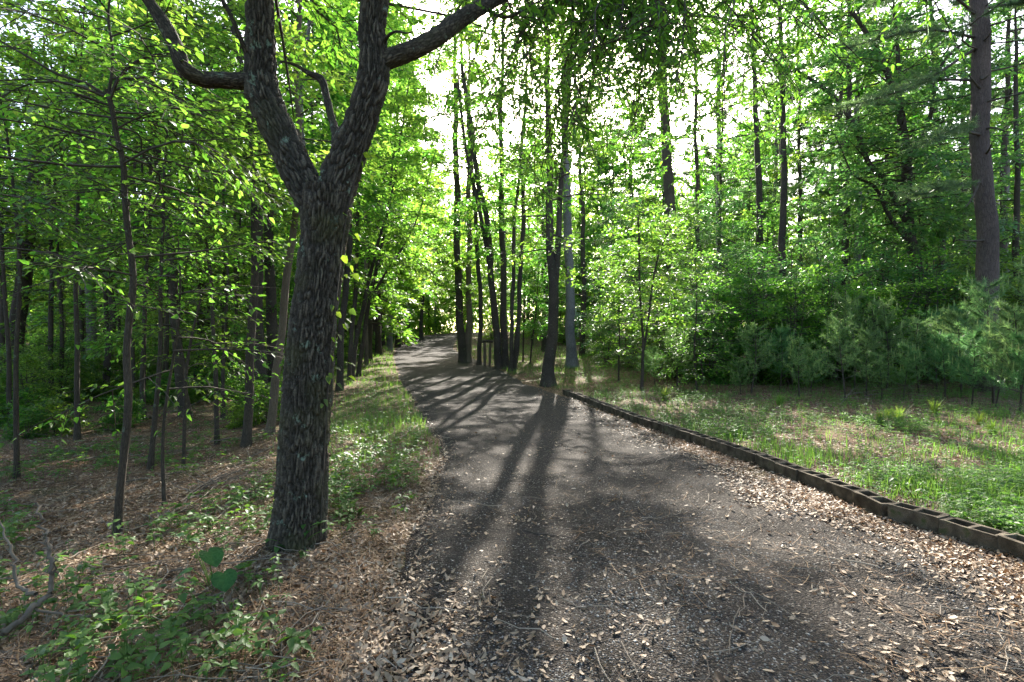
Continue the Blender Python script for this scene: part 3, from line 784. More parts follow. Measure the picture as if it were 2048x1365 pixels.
T('twin_trunk_tree', 'tall dark trunk, left one of the close pair behind the oak', 'tree', [[(522, 806, 27), (519, 700, 24), (517, 560, 22), (515, 400, 22), (514, 250, 20), (512, 100, 18)]], 'bark', 14.2, 17, [C(6.5, 3.6, 18)], 'leaf', seed=20, group='trees of the left woods')
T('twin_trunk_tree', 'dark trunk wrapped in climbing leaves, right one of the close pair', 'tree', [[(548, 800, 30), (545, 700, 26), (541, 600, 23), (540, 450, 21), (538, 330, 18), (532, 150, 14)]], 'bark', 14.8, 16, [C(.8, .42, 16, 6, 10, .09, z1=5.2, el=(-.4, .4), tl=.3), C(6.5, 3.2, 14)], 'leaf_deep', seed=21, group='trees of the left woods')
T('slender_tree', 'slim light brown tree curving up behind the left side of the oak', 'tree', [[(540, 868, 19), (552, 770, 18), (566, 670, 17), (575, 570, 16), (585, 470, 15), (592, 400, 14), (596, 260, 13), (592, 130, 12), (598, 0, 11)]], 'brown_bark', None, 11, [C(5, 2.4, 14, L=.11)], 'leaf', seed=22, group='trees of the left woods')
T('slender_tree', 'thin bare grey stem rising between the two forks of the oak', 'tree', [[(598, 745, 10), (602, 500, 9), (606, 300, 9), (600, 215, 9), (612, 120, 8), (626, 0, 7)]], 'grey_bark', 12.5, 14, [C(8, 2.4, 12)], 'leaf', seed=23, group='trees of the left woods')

# --- the near sapling on the left and its neighbours
T('tall_sapling', 'tall slim near sapling with a bare stem, forking into arching branches at the top', 'sapling',
  [[(238, 1070, 17), (241, 1000, 17), (246, 930, 16), (252, 860, 17), (254, 800, 16), (247, 700, 15), (250, 640, 15), (256, 560, 14), (247, 470, 13), (241, 390, 13), (239, 320, 12), (228, 270, 11), (214, 195, 11), (208, 175, 9)],
   [(215, 195, 9), (170, 165, 7), (110, 145, 6), (50, 110, 5), (-20, 70, 4)],
   [(214, 195, 8), (235, 150, 7), (270, 120, 6), (320, 105, 4), (380, 110, 3)],
   [(212, 190, 7), (222, 110, 6), (215, 30, 5), (230, -60, 4)]], 'bark', None, None,
  [C(2.2, 1.5, 6, 9, 8, .075, z1=3.2, tier=0, lw=.55, el=(0, .45), limb_r=.009), dict(z0=3.3, z1=4.1, R=1.9, nl=14, nt=10, nv=9, L=.075, tier=0, lw=.55, el=(0, .5), limb_r=.011), dict(z0=3.8, z1=5.2, R=1.6, nl=10, nt=10, nv=9, L=.075, tier=0, lw=.55, axis=3, limb_r=.01)],
  'leaf', seed=31)

def understory(px, Y, H, R, label, seed, nl=16, nt=11, nv=11, L=.1, z0=1.2, lm='leaf', name='understory_tree', tier=0, wd=.035, group='young trees under the canopy', el=(.0, .6), lean=.06, bark='bark', seg=8):
    rng = np.random.default_rng(seed)
    x = (px - 1024) / F * Y
    z = float(gz(x, Y))
    root = thing(name, label, 'tree', (x, Y, z), group=group)
    a = rng.uniform(0, 6.28)
    u = np.linspace(0, 1, 7)[:, None]
    P = np.concatenate([lean * H * u ** 1.5 * math.cos(a) + .05 * np.sin(u * 6 + seed), lean * H * u ** 1.5 * math.sin(a) + .04 * np.sin(u * 5), H * u], 1)
    Rr = wd * (1 - .85 * u[:, 0]) + .004
    Pp, Rr = trunk_path(P, Rr, 26, rng, .02)
    mb = MB(); V, Q, uv = tubes(Pp[None], Rr[None], seg); mb.add(V, Q, 0, uv); mb.build('trunk', M[bark], root)
    if Y > 7: nl = int(nl * 1.35); nt = int(nt * 1.25); nv = int(nv * 1.4)
    cm = MB(); w, lv = crown_parts(rng, P, z0, H, R, nl, nt, nv, L, el=el, tier=tier, limb_r=.009, lw=.52, flat=.4)
    crown_mesh(cm, w, lv, tier); cm.build('crown', [M['twig'], M[lm]], root)
    return root

U = understory
U(330, 5.6, 2.9, 1.35, 'young tree with bright spreading leaf sprays left of the oak', 41, 9, 8, 7, .08, 1.2, 'leaf', wd=.016, el=(-.05, .35))
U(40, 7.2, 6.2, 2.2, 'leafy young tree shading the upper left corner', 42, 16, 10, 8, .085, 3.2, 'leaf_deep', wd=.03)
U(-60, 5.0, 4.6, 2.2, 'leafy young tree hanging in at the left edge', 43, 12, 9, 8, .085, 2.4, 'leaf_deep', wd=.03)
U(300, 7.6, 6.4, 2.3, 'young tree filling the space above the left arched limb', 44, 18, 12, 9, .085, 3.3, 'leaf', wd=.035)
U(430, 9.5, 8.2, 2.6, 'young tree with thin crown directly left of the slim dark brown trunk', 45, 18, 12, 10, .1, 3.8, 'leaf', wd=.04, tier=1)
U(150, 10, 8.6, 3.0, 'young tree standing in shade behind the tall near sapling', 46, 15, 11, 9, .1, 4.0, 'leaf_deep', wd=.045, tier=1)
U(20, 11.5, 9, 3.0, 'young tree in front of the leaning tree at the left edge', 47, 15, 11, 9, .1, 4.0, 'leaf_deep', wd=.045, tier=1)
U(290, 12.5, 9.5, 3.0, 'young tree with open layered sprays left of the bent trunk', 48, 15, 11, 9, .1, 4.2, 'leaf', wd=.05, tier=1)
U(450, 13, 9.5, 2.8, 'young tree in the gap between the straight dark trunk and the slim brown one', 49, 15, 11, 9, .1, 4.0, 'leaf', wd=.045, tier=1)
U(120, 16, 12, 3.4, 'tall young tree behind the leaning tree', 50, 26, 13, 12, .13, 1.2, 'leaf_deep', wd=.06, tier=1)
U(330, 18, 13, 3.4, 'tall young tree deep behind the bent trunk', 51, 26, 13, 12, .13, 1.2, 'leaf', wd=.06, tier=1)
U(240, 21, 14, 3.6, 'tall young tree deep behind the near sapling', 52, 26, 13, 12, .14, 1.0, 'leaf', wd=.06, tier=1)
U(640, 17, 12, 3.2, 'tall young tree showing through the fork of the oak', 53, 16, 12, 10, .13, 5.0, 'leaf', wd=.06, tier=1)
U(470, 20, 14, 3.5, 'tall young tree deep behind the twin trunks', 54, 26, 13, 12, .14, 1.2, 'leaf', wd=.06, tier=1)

# --- left of the road beyond the oak
RG = 'trees along the left road edge'
T('roadside_tree', 'thickest dark trunk just right of the oak along the road', 'tree', [[(680, 770, 16), (684, 680, 15), (690, 570, 14), (698, 470, 13), (702, 250, 11)]], 'bark', 17.5, 18, [C(5, 3, 22)], 'leaf', seed=61, group=RG)
T('roadside_tree', 'slim straight stem beside the thickest trunk right of the oak', 'tree', [[(699, 742, 10), (704, 650, 10), (712, 540, 9), (716, 440, 8)]], 'bark', 19.5, 17, [C(3.5, 2.8, 20)], 'leaf', seed=62, group=RG)
T('roadside_tree', 'slim stem leaning over the road, the lower of two leaning ones', 'tree', [[(703, 740, 10), (716, 660, 10), (733, 580, 9), (750, 510, 8), (772, 440, 6)]], 'bark', 20.5, 13, [C(3, 2.6, 16)], 'leaf', seed=63, group=RG, lean_y=0)
T('roadside_tree', 'forked slim stem leaning right, the upper of two leaning ones', 'tree', [[(716, 724, 10), (728, 660, 10), (742, 590, 9), (757, 530, 8), (768, 460, 7), (775, 420, 6)], [(740, 600, 7), (770, 550, 6), (800, 505, 5), (825, 460, 3)]], 'bark', 22, 14, [C(3.2, 3.0, 16)], 'leaf', seed=64, group=RG)
T('roadside_tree', 'upright slender tree in the gap between the leaning stems and the road', 'tree', [[(733, 702, 8), (732, 620, 8), (730, 500, 8), (729, 380, 7)]], 'brown_bark', 28, 22, [C(4, 5.4, 40, L=.17)], 'leaf', seed=65, group=RG)
T('far_tree', 'lone grey trunk on the left where the road bends away', 'tree', [[(779, 682, 13), (780, 600, 12), (781, 480, 11), (782, 380, 9)]], 'grey_bark', 42, 24, [C(5.5, 5, 30, L=.22)], 'leaf', seed=66)
T('far_tree', 'small dark trunk straight behind the road bend', 'tree', [[(842, 668, 9), (844, 610, 8), (850, 540, 7), (852, 480, 6)]], 'bark', 56, 15, [C(5, 4, 20, L=.22)], 'leaf', seed=67)

# --- right of the road
RR_ = 'trees along the right road edge'
T('roadside_tree', 'left trunk of the joined pair at the right side of the road bend', 'tree', [[(927, 702, 20), (920, 640, 17), (916, 560, 16), (914, 420, 15), (912, 300, 13)]], 'bark', 29, 23, [C(5, 4.0, 30, L=.17), C(3, 2, 5, z1=5, L=.15)], 'leaf', seed=71, group=RR_)
T('roadside_tree', 'right trunk of the joined pair at the right side of the road bend', 'tree', [[(934, 702, 18), (938, 640, 14), (938, 560, 13), (938, 420, 12), (938, 320, 10)]], 'brown_bark', 29.1, 22, [C(6, 4, 26, L=.17)], 'leaf', seed=72, group=RR_)
T('roadside_tree', 'slim tree rising behind the wooden post stand', 'tree', [[(958, 716, 10), (962, 650, 10), (957, 540, 10), (950, 420, 9), (942, 300, 8)]], 'bark', 27, 15, [C(6, 3, 14, L=.15)], 'leaf', seed=73, group=RR_)
T('roadside_tree', 'dark thick trunk right of the wooden post stand, leaning left as it climbs', 'tree', [[(998, 727, 17), (990, 640, 16), (982, 540, 14), (973, 440, 13), (955, 350, 12), (938, 230, 10), (925, 130, 8)], [(984, 560, 11), (968, 470, 10), (955, 400, 9), (938, 330, 8), (918, 180, 6)]], 'bark', 25, 17, [C(6, 3.6, 20, L=.15)], 'leaf', seed=74, group=RR_)
T('roadside_tree', 'left stem of the close vine-clad pair nearest the road', 'tree', [[(1021, 736, 10), (1024, 660, 9), (1026, 560, 9), (1028, 460, 8), (1036, 380, 6)]], 'bark', 23.6, 11, [C(4.5, 2.4, 11)], 'leaf', seed=75, group=RR_)
T('roadside_tree', 'right stem of the close vine-clad pair, taller and curved', 'tree', [[(1028, 736, 11), (1036, 640, 10), (1040, 570, 10), (1045, 470, 10), (1046, 380, 9), (1043, 300, 8), (1052, 180, 7)], [(1031, 738, 4), (1037, 700, 4), (1038, 640, 4), (1042, 560, 3)]], 'bark', 23.8, 15, [C(5.5, 2.8, 14)], 'leaf', seed=76, group=RR_)
T('double_trunk_tree', 'largest road edge tree, its stout trunk dividing into two stems beside the block kerb', 'tree', [[(1097, 778, 31), (1098, 740, 26), (1103, 680, 25), (1106, 600, 24), (1105, 540, 20), (1100, 470, 18), (1098, 380, 16), (1098, 250, 14), (1094, 120, 12), (1090, 0, 10)], [(1108, 600, 15), (1114, 520, 15), (1118, 450, 13), (1121, 380, 12), (1130, 280, 11), (1140, 140, 9), (1146, 0, 8)]], 'bark', 17.8, 17, [C(4.2, 3.6, 9, 9, 11, L=.13, z1=8.5, el=(-.1, .4)), C(7.5, 3.0, 16, 11, 12, axis=1)], 'leaf', seed=77)
PINE1 = T('pine_tree', 'grey straight pine trunk right behind the double trunk tree', 'tree', [[(1144, 724, 26), (1142, 690, 22), (1140, 600, 21), (1137, 480, 20), (1133, 380, 18), (1130, 270, 16), (1128, 130, 13)]], 'grey_bark', 25, 20, None, seed=78)
T('thin_sapling', 'thin upright sapling left of the double trunk tree', 'sapling', [[(1046, 716, 4), (1047, 660, 4), (1049, 600, 3)]], 'bark', 28, 5.5, [C(1.5, 1.5, 10, L=.13)], 'leaf', seed=79, group='saplings among the roadside trees')
T('thin_sapling', 'thin sapling slanting right behind the double trunk tree', 'sapling', [[(1060, 718, 4), (1066, 670, 4), (1072, 620, 3)]], 'bark', 27, 6, [C(1.6, 1.6, 11, L=.13)], 'leaf', seed=80, group='saplings among the roadside trees')
T('far_tree', 'broad black trunk on the brown slope behind the double trunk tree', 'tree', [[(1090, 671, 15), (1090, 600, 14), (1088, 500, 13)]], 'bark', 38, 13, [C(5, 4, 20, L=.18)], 'leaf', seed=81)
T('far_tree', 'grey trunk seen between the leaning tree and the vine-clad pair', 'tree', [[(1010, 655, 10), (1010, 600, 10), (1008, 500, 9)]], 'grey_bark', 52, 18, [C(8, 3.4, 10, L=.22)], 'leaf', seed=82)
T('forked_sapling', 'black sapling forked in a narrow V standing alone on the meadow edge', 'sapling', [[(1284, 782, 8), (1286, 720, 7), (1288, 690, 6.5), (1284, 640, 5.5), (1279, 560, 5), (1276, 470, 4), (1275, 420, 3)], [(1288, 700, 5.5), (1297, 640, 5), (1303, 580, 4.5), (1314, 520, 4), (1332, 470, 3), (1345, 440, 2)]], 'bark', None, None, [C(2.1, 1.9, 18, 11, 10, .1, el=(0, .5), tl=.6), C(3.0, 1.5, 9, 10, 9, .1, el=(0, .5), axis=1, tl=.6)], 'leaf', seed=83)

# --- right woods
RW = 'trees of the right woods'
T('pine_tree', 'big reddish grey pine at the right with broken branch stubs', 'tree', [[(1976, 800, 46), (1974, 560, 42), (1972, 470, 40), (1967, 330, 38), (1962, 190, 36), (1958, 60, 34), (1952, -80, 32)]], 'pine_bark', 15.5, 20, None, seed=91)
BIGPINE = bpy.context.scene.collection.objects[-2] if False else None
T('oak_tree', 'dark crooked oak with long limbs left of the big pine', 'tree', [[(1842, 790, 30), (1840, 640, 26), (1832, 520, 24), (1818, 420, 22), (1810, 330, 21), (1802, 240, 18), (1792, 190, 15), (1768, 130, 12), (1735, 70, 10), (1700, 10, 8)],
   [(1805, 260, 13), (1797, 190, 11), (1796, 110, 9), (1790, 20, 7)],
   [(1812, 440, 13), (1775, 370, 12), (1740, 330, 11), (1700, 240, 10), (1650, 180, 8), (1590, 140, 6)],
   [(1816, 480, 10), (1780, 430, 9), (1745, 370, 8), (1710, 353, 5)],
   [(1812, 330, 10), (1850, 260, 9), (1890, 120, 7), (1940, 75, 5)]], 'bark', 20, 15, [C(6.2, 4.0, 18, 14, 14, .15, el=(-.1, .5)), C(5.5, 3.4, 20, 12, 12, .16, axis=2, z1=12.2), C(6, 3.6, 16, 12, 12, .14, axis=1, z1=15), C(6, 3, 14, 12, 12, .14, axis=4, z1=13)], 'leaf_bush', seed=92, group=RW)
T('slender_tree', 'slim dark trunk at the right edge beyond the big pine', 'tree', [[(2042, 790, 14), (2040, 600, 13), (2034, 450, 12), (2031, 280, 10), (2033, 100, 7)]], 'bark', 18, 14, [C(5, 2.6, 14)], 'leaf_bush', seed=93, group=RW)
T('pine_tree', 'tall pine trunk rising above the bright bushes behind the forked sapling', 'tree', [[(1345, 700, 30), (1340, 430, 25), (1333, 300, 23), (1326, 170, 21), (1322, 60, 18)]], 'pine_bark', 33, 27, None, seed=94, group=RW)
T('pine_tree', 'thin pine trunk left of the narrow trunk pair in the right woods', 'tree', [[(1547, 690, 10), (1548, 500, 9), (1550, 420, 9), (1552, 300, 7)]], 'grey_bark', 38, 22, None, seed=95, group=RW)
T('pine_tree', 'reddish pine trunk, right one of the narrow pair in the right woods', 'tree', [[(1572, 690, 12), (1570, 500, 11), (1566, 400, 10), (1562, 250, 8)]], 'pine_bark', 36, 22, None, seed=96, group=RW)
T('pine_tree', 'pale pine trunk in the bright gap between the narrow pair and the crooked oak', 'tree', [[(1716, 690, 16), (1716, 500, 15), (1718, 400, 14), (1716, 200, 11)]], 'grey_bark', 32, 24, None, seed=97, group=RW)
T('pine_tree', 'slim pine trunk just left of the crooked oak', 'tree', [[(1733, 690, 11), (1732, 500, 10), (1732, 380, 9), (1733, 200, 8)]], 'pine_bark', 37, 24, None, seed=98, group=RW)
T('pine_tree', 'faint grey trunk in the sky gap over the bushes', 'tree', [[(1667, 690, 9), (1667, 420, 8), (1665, 300, 7)]], 'grey_bark', 48, 24, None, seed=99, group=RW)
T('pine_tree', 'pine with a bare pole trunk between the road gap and the tall right pine', 'tree', [[(1438, 690, 14), (1438, 420, 12), (1438, 140, 9)]], 'grey_bark', 40, 25, None, seed=100, group=RW)
T('pine_tree', 'pine trunk close behind the crooked oak on its right', 'tree', [[(1932, 700, 14), (1930, 420, 13), (1928, 300, 11)]], 'pine_bark', 30, 21, None, seed=101, group=RW)

# crowns for the pines
rngp = np.random.default_rng(500)
def pine_crown(root, axis, z0, z1, n, R, tufts=7, need=16, L=.24, w=.012, el=(-.15, .35), az=None, dead=0, lm='needle'):
    t = (np.arange(n) + rngp.uniform(0, 1, n)) / n
    z = z0 + (z1 - z0) * t
    S = np.stack([np.interp(z, axis[:, 2], axis[:, 0]), np.interp(z, axis[:, 2], axis[:, 1]), z], -1)
    A = rngp.uniform(0, 6.28, n) if az is None else az[0] + az[1] * rngp.uniform(-1, 1, n)
    ln = R * (1 - .6 * t) * rngp.uniform(.5, 1.1, n); e = el[0] + (el[1] - el[0]) * t + rngp.uniform(-.2, .2, n)
    u = np.linspace(0, 1, 8)
    D = np.stack([np.cos(A) * np.cos(e), np.sin(A) * np.cos(e), np.sin(e)], -1)
    P = S[:, None] + D[:, None] * (ln[:, None] * u)[..., None]
    P[..., 2] += .18 * ln[:, None] * u ** 2
    P[..., :2] += (rngp.normal(0, .12, (n, 2)) * ln[:, None])[:, None] * np.sin(u * 4)[None, :, None]
    mb = MB()
    pine_limbs(rngp, mb, P, (.035 * ln / R)[:, None] * (1 - .8 * u) + .006, tufts, need, L, w)
    mb.build('crown', [M['twig'], M[lm]], root)
    if dead:
        zz = rngp.uniform(z0 * .25, z0, dead); A = rngp.uniform(0, 6.28, dead); ll = rngp.uniform(.3, 1.6, dead)
        S = np.stack([np.interp(zz, axis[:, 2], axis[:, 0]), np.interp(zz, axis[:, 2], axis[:, 1]), zz], -1)
        D = np.stack([np.cos(A), np.sin(A), rngp.uniform(-.3, .3, dead)], -1)
        P = S[:, None] + D[:, None] * (ll[:, None] * np.linspace(0, 1, 5))[..., None]
        P[..., 2] += rngp.normal(0, .06, P.shape[:2]) * np.linspace(0, 1, 5)
        for p_ in P:
            mb = MB(); V, Q, uv = tubes(p_[None], np.linspace(.02, .005, 5)[None], 5); mb.add(V, Q, 0, uv)
            mb.build('dead_branch', M['deadwood'], root)

for o in [o for o in COL.objects if o.get('category') == 'tree' and o.name.startswith('pine_tree')]:
    tr = [c for c in o.children][0]
    ax = np.zeros((len(tr.data.vertices), 3), np.float32); tr.data.vertices.foreach_get('co', ax.ravel())
    ax = ax.reshape(-1, 12, 3).mean(1)
    Y = o.location.y; H = ax[-1][2]
    if Y < 17:
        pine_crown(o, ax, 8.5, 19.5, 24, 4.5, 10, 34, .22, .012)
        # the low limbs that reach left across the view
        lim = []
        for (sx, sy), (mx, my), (ex, ey), dy in (((1950, 75), (1850, 60), (1690, 95), -1.2), ((1955, 95), (1820, 175), (1690, 215), -.8), ((1960, 160), (1830, 165), (1745, 200), .6), ((1968, 365), (1900, 372), (1830, 392), -1.), ((1964, 270), (1900, 262), (1850, 285), -1.4), ((1960, 20), (2040, 5), (2140, 10), -1.), ((1955, 30), (1860, -30), (1760, 0), -1.5)):
            k = np.array([world(sx, sy, Y), world(mx, my, Y + dy), world(ex, ey, Y + dy * 1.6)]) - np.array(o.location)
            lim.append(smooth_path(k, [.05, .03, .01], 9)[0])
        mb = MB(); lim = np.array(lim)
        pine_limbs(rngp, mb, lim, np.broadcast_to(np.linspace(.05, .01, 9), lim.shape[:2]), 36, 40, .2, .011, side_len=.6)
        mb.build('crown', [M['twig'], M['needle']], o)
        st = []
        for (sx, sy), (mx, my), (ex, ey) in (((1952, 30), (1940, 22), (1928, 18)), ((1962, 75), (1972, 78), (1984, 62)), ((1968, 185), (1945, 160), (1938, 150)), ((1958, 150), (1968, 158), (1978, 150)), ((1968, 310), (1978, 300), (1984, 285)), ((1960, 355), (1950, 385), (1932, 415)), ((1972, 480), (1950, 482), (1915, 480)), ((1965, 260), (1985, 255), (2010, 262))):
            k = np.array([world(sx, sy, Y), world(mx, my, Y - .35), world(ex, ey, Y - .6)]) - np.array(o.location)
            st.append(smooth_path(k, [.04, .03, .01], 6)[0])
        for s_ in st:
            mb = MB(); V, Q, uv = tubes(s_[None], np.linspace(.045, .012, 6)[None], 7); mb.add(V, Q, 0, uv); mb.build('branch_stub', M['twig'], o)
    elif Y < 27:
        pine_crown(o, ax, 9, H, 26, 3.8, 9, 24, .26, .014, dead=12)
    else:
        pine_crown(o, ax, 9, H, 30, 4.6, 10, 24, .34, .024, dead=12)

# ------------------------------------------------------------------ deep woods: copies of a few kinds
def make_proto(kind, seed):
    rng = np.random.default_rng(seed)
    pine = kind == 'pine'
    H = 18 if not pine else 21
    root = thing('far_pine' if pine else 'far_tree', '', 'tree')
    u = np.linspace(0, 1, 8)[:, None]
    P = np.concatenate([.35 * np.sin(u * rng.uniform(1, 4) + seed) * u, .3 * np.sin(u * rng.uniform(1, 4) + seed * 2) * u, H * u], 1)
    R = rng.uniform(.13, .2) * (1 - .85 * u[:, 0]) + .01
    Pp, Rr = trunk_path(P, R, 26, rng, .03)
    mb = MB(); V, Q, uv = tubes(Pp[None], Rr[None], 9); mb.add(V, Q, 0, uv)
    mb.build('trunk', M['pine_bark' if pine and seed % 2 else 'grey_bark' if pine else 'bark'], root)
    if pine: pine_crown(root, Pp, 9, H, 30, 4.4, 9, 20, .36, .034)
    else:
        cm = MB(); w, lv = crown_parts(rng, P, 1.6 + 1.2 * (seed % 3), H, 4.6, 46, 16, 17, .27, tier=1, limb_r=.05, el=(.0, .8))
        crown_mesh(cm, w, lv, 1, twigs=False); cm.build('crown', [M['twig'], M['leaf' if seed % 2 else 'leaf_deep']], root)
    return root, list(root.children)

protos = [make_proto('broad', 601 + i) for i in range(5)] + [make_proto('pine', 701 + i) for i in range(2)]
used = set()
rngf = np.random.default_rng(4242)
spots = []
def too_close(x, y, d):
    return any((x - a) ** 2 + (y - b) ** 2 < d * d for a, b, *_ in spots)
tries = 0
zones = [('left', -64, 58, 24, 62, 42), ('mid', 690, 1180, 46, 100, 20), ('right', 1190, 2120, 27, 70, 44)]
for nm, p0, p1, y0, y1, n in [('left', -40, 680, 26, 66, 36), ('mid', 690, 1200, 60, 98, 20), ('right', 1190, 2110, 27, 66, 46)]:
    k = 0; tries = 0
    while k < n and tries < 4000:
        tries += 1
        px = rngf.uniform(p0, p1); y = y0 + (y1 - y0) * rngf.uniform(0, 1) ** .8
        x = (px - 1024) / F * y
        xl, xr = np.interp(y, RY, RL), np.interp(y, RY, RR)
        if xl - 1.2 < x < xr + 1.2 or too_close(x, y, 2.6): continue
        if nm == 'right' and (y < 44 - .016 * abs(px - 1190) and px < 1750 or px < 1340 and y < 46): continue
        spots.append((x, y, nm, px)); k += 1
for px, y in ((757, 36), (737, 31), (748, 42), (716, 37), (796, 47), (765, 52), (690, 44), (815, 66), (1075, 74), (1110, 70), (1160, 60), (1210, 64), (1260, 58)):
    spots.append(((px - 1024) / F * y, y, 'road', px))
groups = {'road': ('tall trees framing the bend of the road', 'tall leafy tree framing the bend of the road, {} from the left'),
          'left': ('trees deep in the left woods', 'dark tree deep in the woods left of the oak, {} from the left edge'),
          'mid': ('trees beyond the road bend', 'hazy tree beyond the bend of the road, {} from the left'),
          'right': ('trees deep in the right woods', 'tree deep in the right woods behind the bushes, {} from the left')}
for nm in groups:
    g, fmt = groups[nm]
    for i, (x, y, _, px) in enumerate(sorted([s for s in spots if s[2] == nm], key=lambda s: s[3])):
        pine = nm == 'right' and rngf.uniform() < .25 or nm == 'mid' and rngf.uniform() < .15
        pi = int(rngf.integers(5, 7)) if pine else int(rngf.integers(0, 5))
        s = rngf.uniform(.75, 1.2) if nm == 'left' else rngf.uniform(.95, 1.2) if nm == 'right' else rngf.uniform(1.15, 1.45)
        loc = (x, y, float(gz(x, y)) - .05); rz = rngf.uniform(0, 6.28); sc = (s * 1.0, s * 1.0, s * rngf.uniform(.9, 1.15))
        lab = fmt.format(ordinal(i + 1))
        if pine: lab = lab.replace('dark tree', 'pine').replace('hazy tree', 'pine').replace('tree deep', 'pine deep')
        root, kids = protos[pi]
        if pi not in used:
            used.add(pi); root.location = loc; root.rotation_euler = (0, 0, rz); root.scale = sc; root['label'] = lab; root['group'] = g
        else: dup(root, kids, loc, rz, sc, lab, g)
for i, (root, kids) in enumerate(protos):
    if i not in used:
        for k in kids: bpy.data.objects.remove(k)
        bpy.data.objects.remove(root)

# tall trees with high crowns, copies of two
def make_high(seed, H=21, z0=11.5, R=4.6, nl=27):
    rng = np.random.default_rng(seed)
    root = thing('tall_tree', '', 'tree')
    u = np.linspace(0, 1, 8)[:, None]
    P = np.concatenate([.5 * np.sin(u * 3 + seed) * u, .4 * np.sin(u * 2.3 + seed * 3) * u, H * u], 1)
    Pp, Rr = trunk_path(P, .17 * (1 - .85 * u[:, 0]) + .01, 30, rng, .04)
    mb = MB(); V, Q, uv = tubes(Pp[None], Rr[None], 10); mb.add(V, Q, 0, uv); mb.build('trunk', M['bark'], root)
    cm = MB(); w, lv = crown_parts(rng, P, z0, H, R, nl, 14, 14, .2, el=(-.1, .7), tier=1, limb_r=.05, prof=lambda t: .7 + .5 * np.sin(t * 3.1) - .2 * t)
    crown_mesh(cm, w, lv, 1); cm.build('crown', [M['twig'], M['leaf']], root)
    return root, list(root.children)
hp = [make_high(781), make_high(782, 23)]
hs = [(1165, 33), (1400, 30), (1440, 36), (1520, 26), (1602, 35), (1690, 29), (1782, 31), (1885, 26), (2005, 25)]
for i, (px, y) in enumerate(hs):
    root, kids = hp[i % 2]; x = (px - 1024) / F * y; s = rngf.uniform(.95, 1.15)
    loc = (x, y, float(gz(x, y)) - .05); lab = 'tall tree with high leafy crown right of the road bend, ' + ordinal(i + 1) + ' from the left'
    if i < 2: root.location = loc; root.scale = (s, s, s); root['label'] = lab; root['group'] = 'tall high-crowned trees right of the road'
    else: dup(root, kids, loc, rngf.uniform(0, 6.28), (s, s, s), lab, 'tall high-crowned trees right of the road')

ht = make_high(783, 23, 15.2, 4.4, 30)
for i, (px, y, lab) in enumerate(((1010, 25, 'very tall tree whose high crown hangs over the road, near the vine-clad pair'), (1560, 22, 'very tall tree standing among the thicket bushes left of the crooked oak'), (1690, 23, 'very tall tree close left of the crooked oak'))):
    root, kids = ht; x = (px - 1024) / F * y; loc = (x, y, float(gz(x, y)) - .05)
    if i == 0: root.location = loc; root['label'] = lab; root['group'] = 'very tall trees'
    else: dup(root, kids, loc, 1.9 * i, (1, 1, 1), lab, 'very tall trees')
rs = np.random.default_rng(91)
for i, px in enumerate([8, 104, 128, 150, 266, 288, 326, 418, 440, 457, 474, 612]):
    Y = float(rs.uniform(13, 23)); w0 = rs.uniform(.09, .17) * F / Y; l = rs.normal(0, 12)
    yb = HOR + (CAM_Z + .3) * F / Y
    T('thin_stem_tree', f'thin dark stem among the left woods, {ordinal(i+1)} thin stem from the left edge', 'tree', [[(px, yb, w0), (px + l * .3 + rs.normal(0, 3), 560, w0 * .9), (px + l * .7 + rs.normal(0, 4), 400, w0 * .8), (px + l + rs.normal(0, 6), 250, w0 * .65)]], ['bark', 'bark', 'brown_bark', 'bark'][i % 4], Y, 11, [C(5, 2.2, 9)], ['leaf', 'leaf_deep'][i % 2], seed=300 + i, group='thin stems of the left woods')

# broadleaf undergrowth trees: copies
def make_under(seed, H, R, lm, L):
    rng = np.random.default_rng(seed)
    root = thing('understory_tree', '', 'tree')
    u = np.linspace(0, 1, 7)[:, None]
    P = np.concatenate([.5 * np.sin(u * 3 + seed) * u, .5 * np.sin(u * 2.3 + seed * 3) * u, H * u], 1)
    Pp, Rr = trunk_path(P, .055 * (1 - .85 * u[:, 0]) + .006, 24, rng, .04)
    mb = MB(); V, Q, uv = tubes(Pp[None], Rr[None], 8); mb.add(V, Q, 0, uv); mb.build('trunk', M['bark'], root)
    cm = MB(); w, lv = crown_parts(rng, P, 1.0, H, R, 34, 15, 16, L, el=(-.05, .6), tier=1, limb_r=.022)
    crown_mesh(cm, w, lv, 1); cm.build('crown', [M['twig'], M[lm]], root)
    return root, list(root.children)
up = [make_under(771, 9, 3.0, 'leaf', .13), make_under(772, 8, 2.8, 'leaf_deep', .13), make_under(773, 11, 3.2, 'leaf', .14), make_under(774, 10, 3.2, 'leaf_bush', .14)]
useu = set(); us = []
for nm, p0, p1, y0, y1, n in [('left', -60, 640, 20, 44, 22), ('road', 690, 1200, 46, 66, 12), ('right', 1230, 2120, 21, 42, 26)]:
    k = 0; tries = 0
    while k < n and tries < 4000:
        tries += 1
        px = rngf.uniform(p0, p1); y = rngf.uniform(y0, y1); x = (px - 1024) / F * y
        xl, xr = np.interp(y, RY, RL), np.interp(y, RY, RR)
        if xl - 2.6 < x < xr + 2.6 or any((x - a) ** 2 + (y - b) ** 2 < 4 for a, b, *_ in us): continue
        if nm == 'right' and y < 29 and px < 1800: continue
        us.append((x, y, nm, px)); k += 1
gu = {'left': ('undergrowth trees of the left woods', 'small bushy tree filling the left woods, {} from the left edge'),
      'road': ('undergrowth trees near the road bend', 'small bushy tree near the bend of the road, {} from the left'),
      'right': ('undergrowth trees of the right woods', 'small bushy tree behind the thicket on the right, {} from the left')}
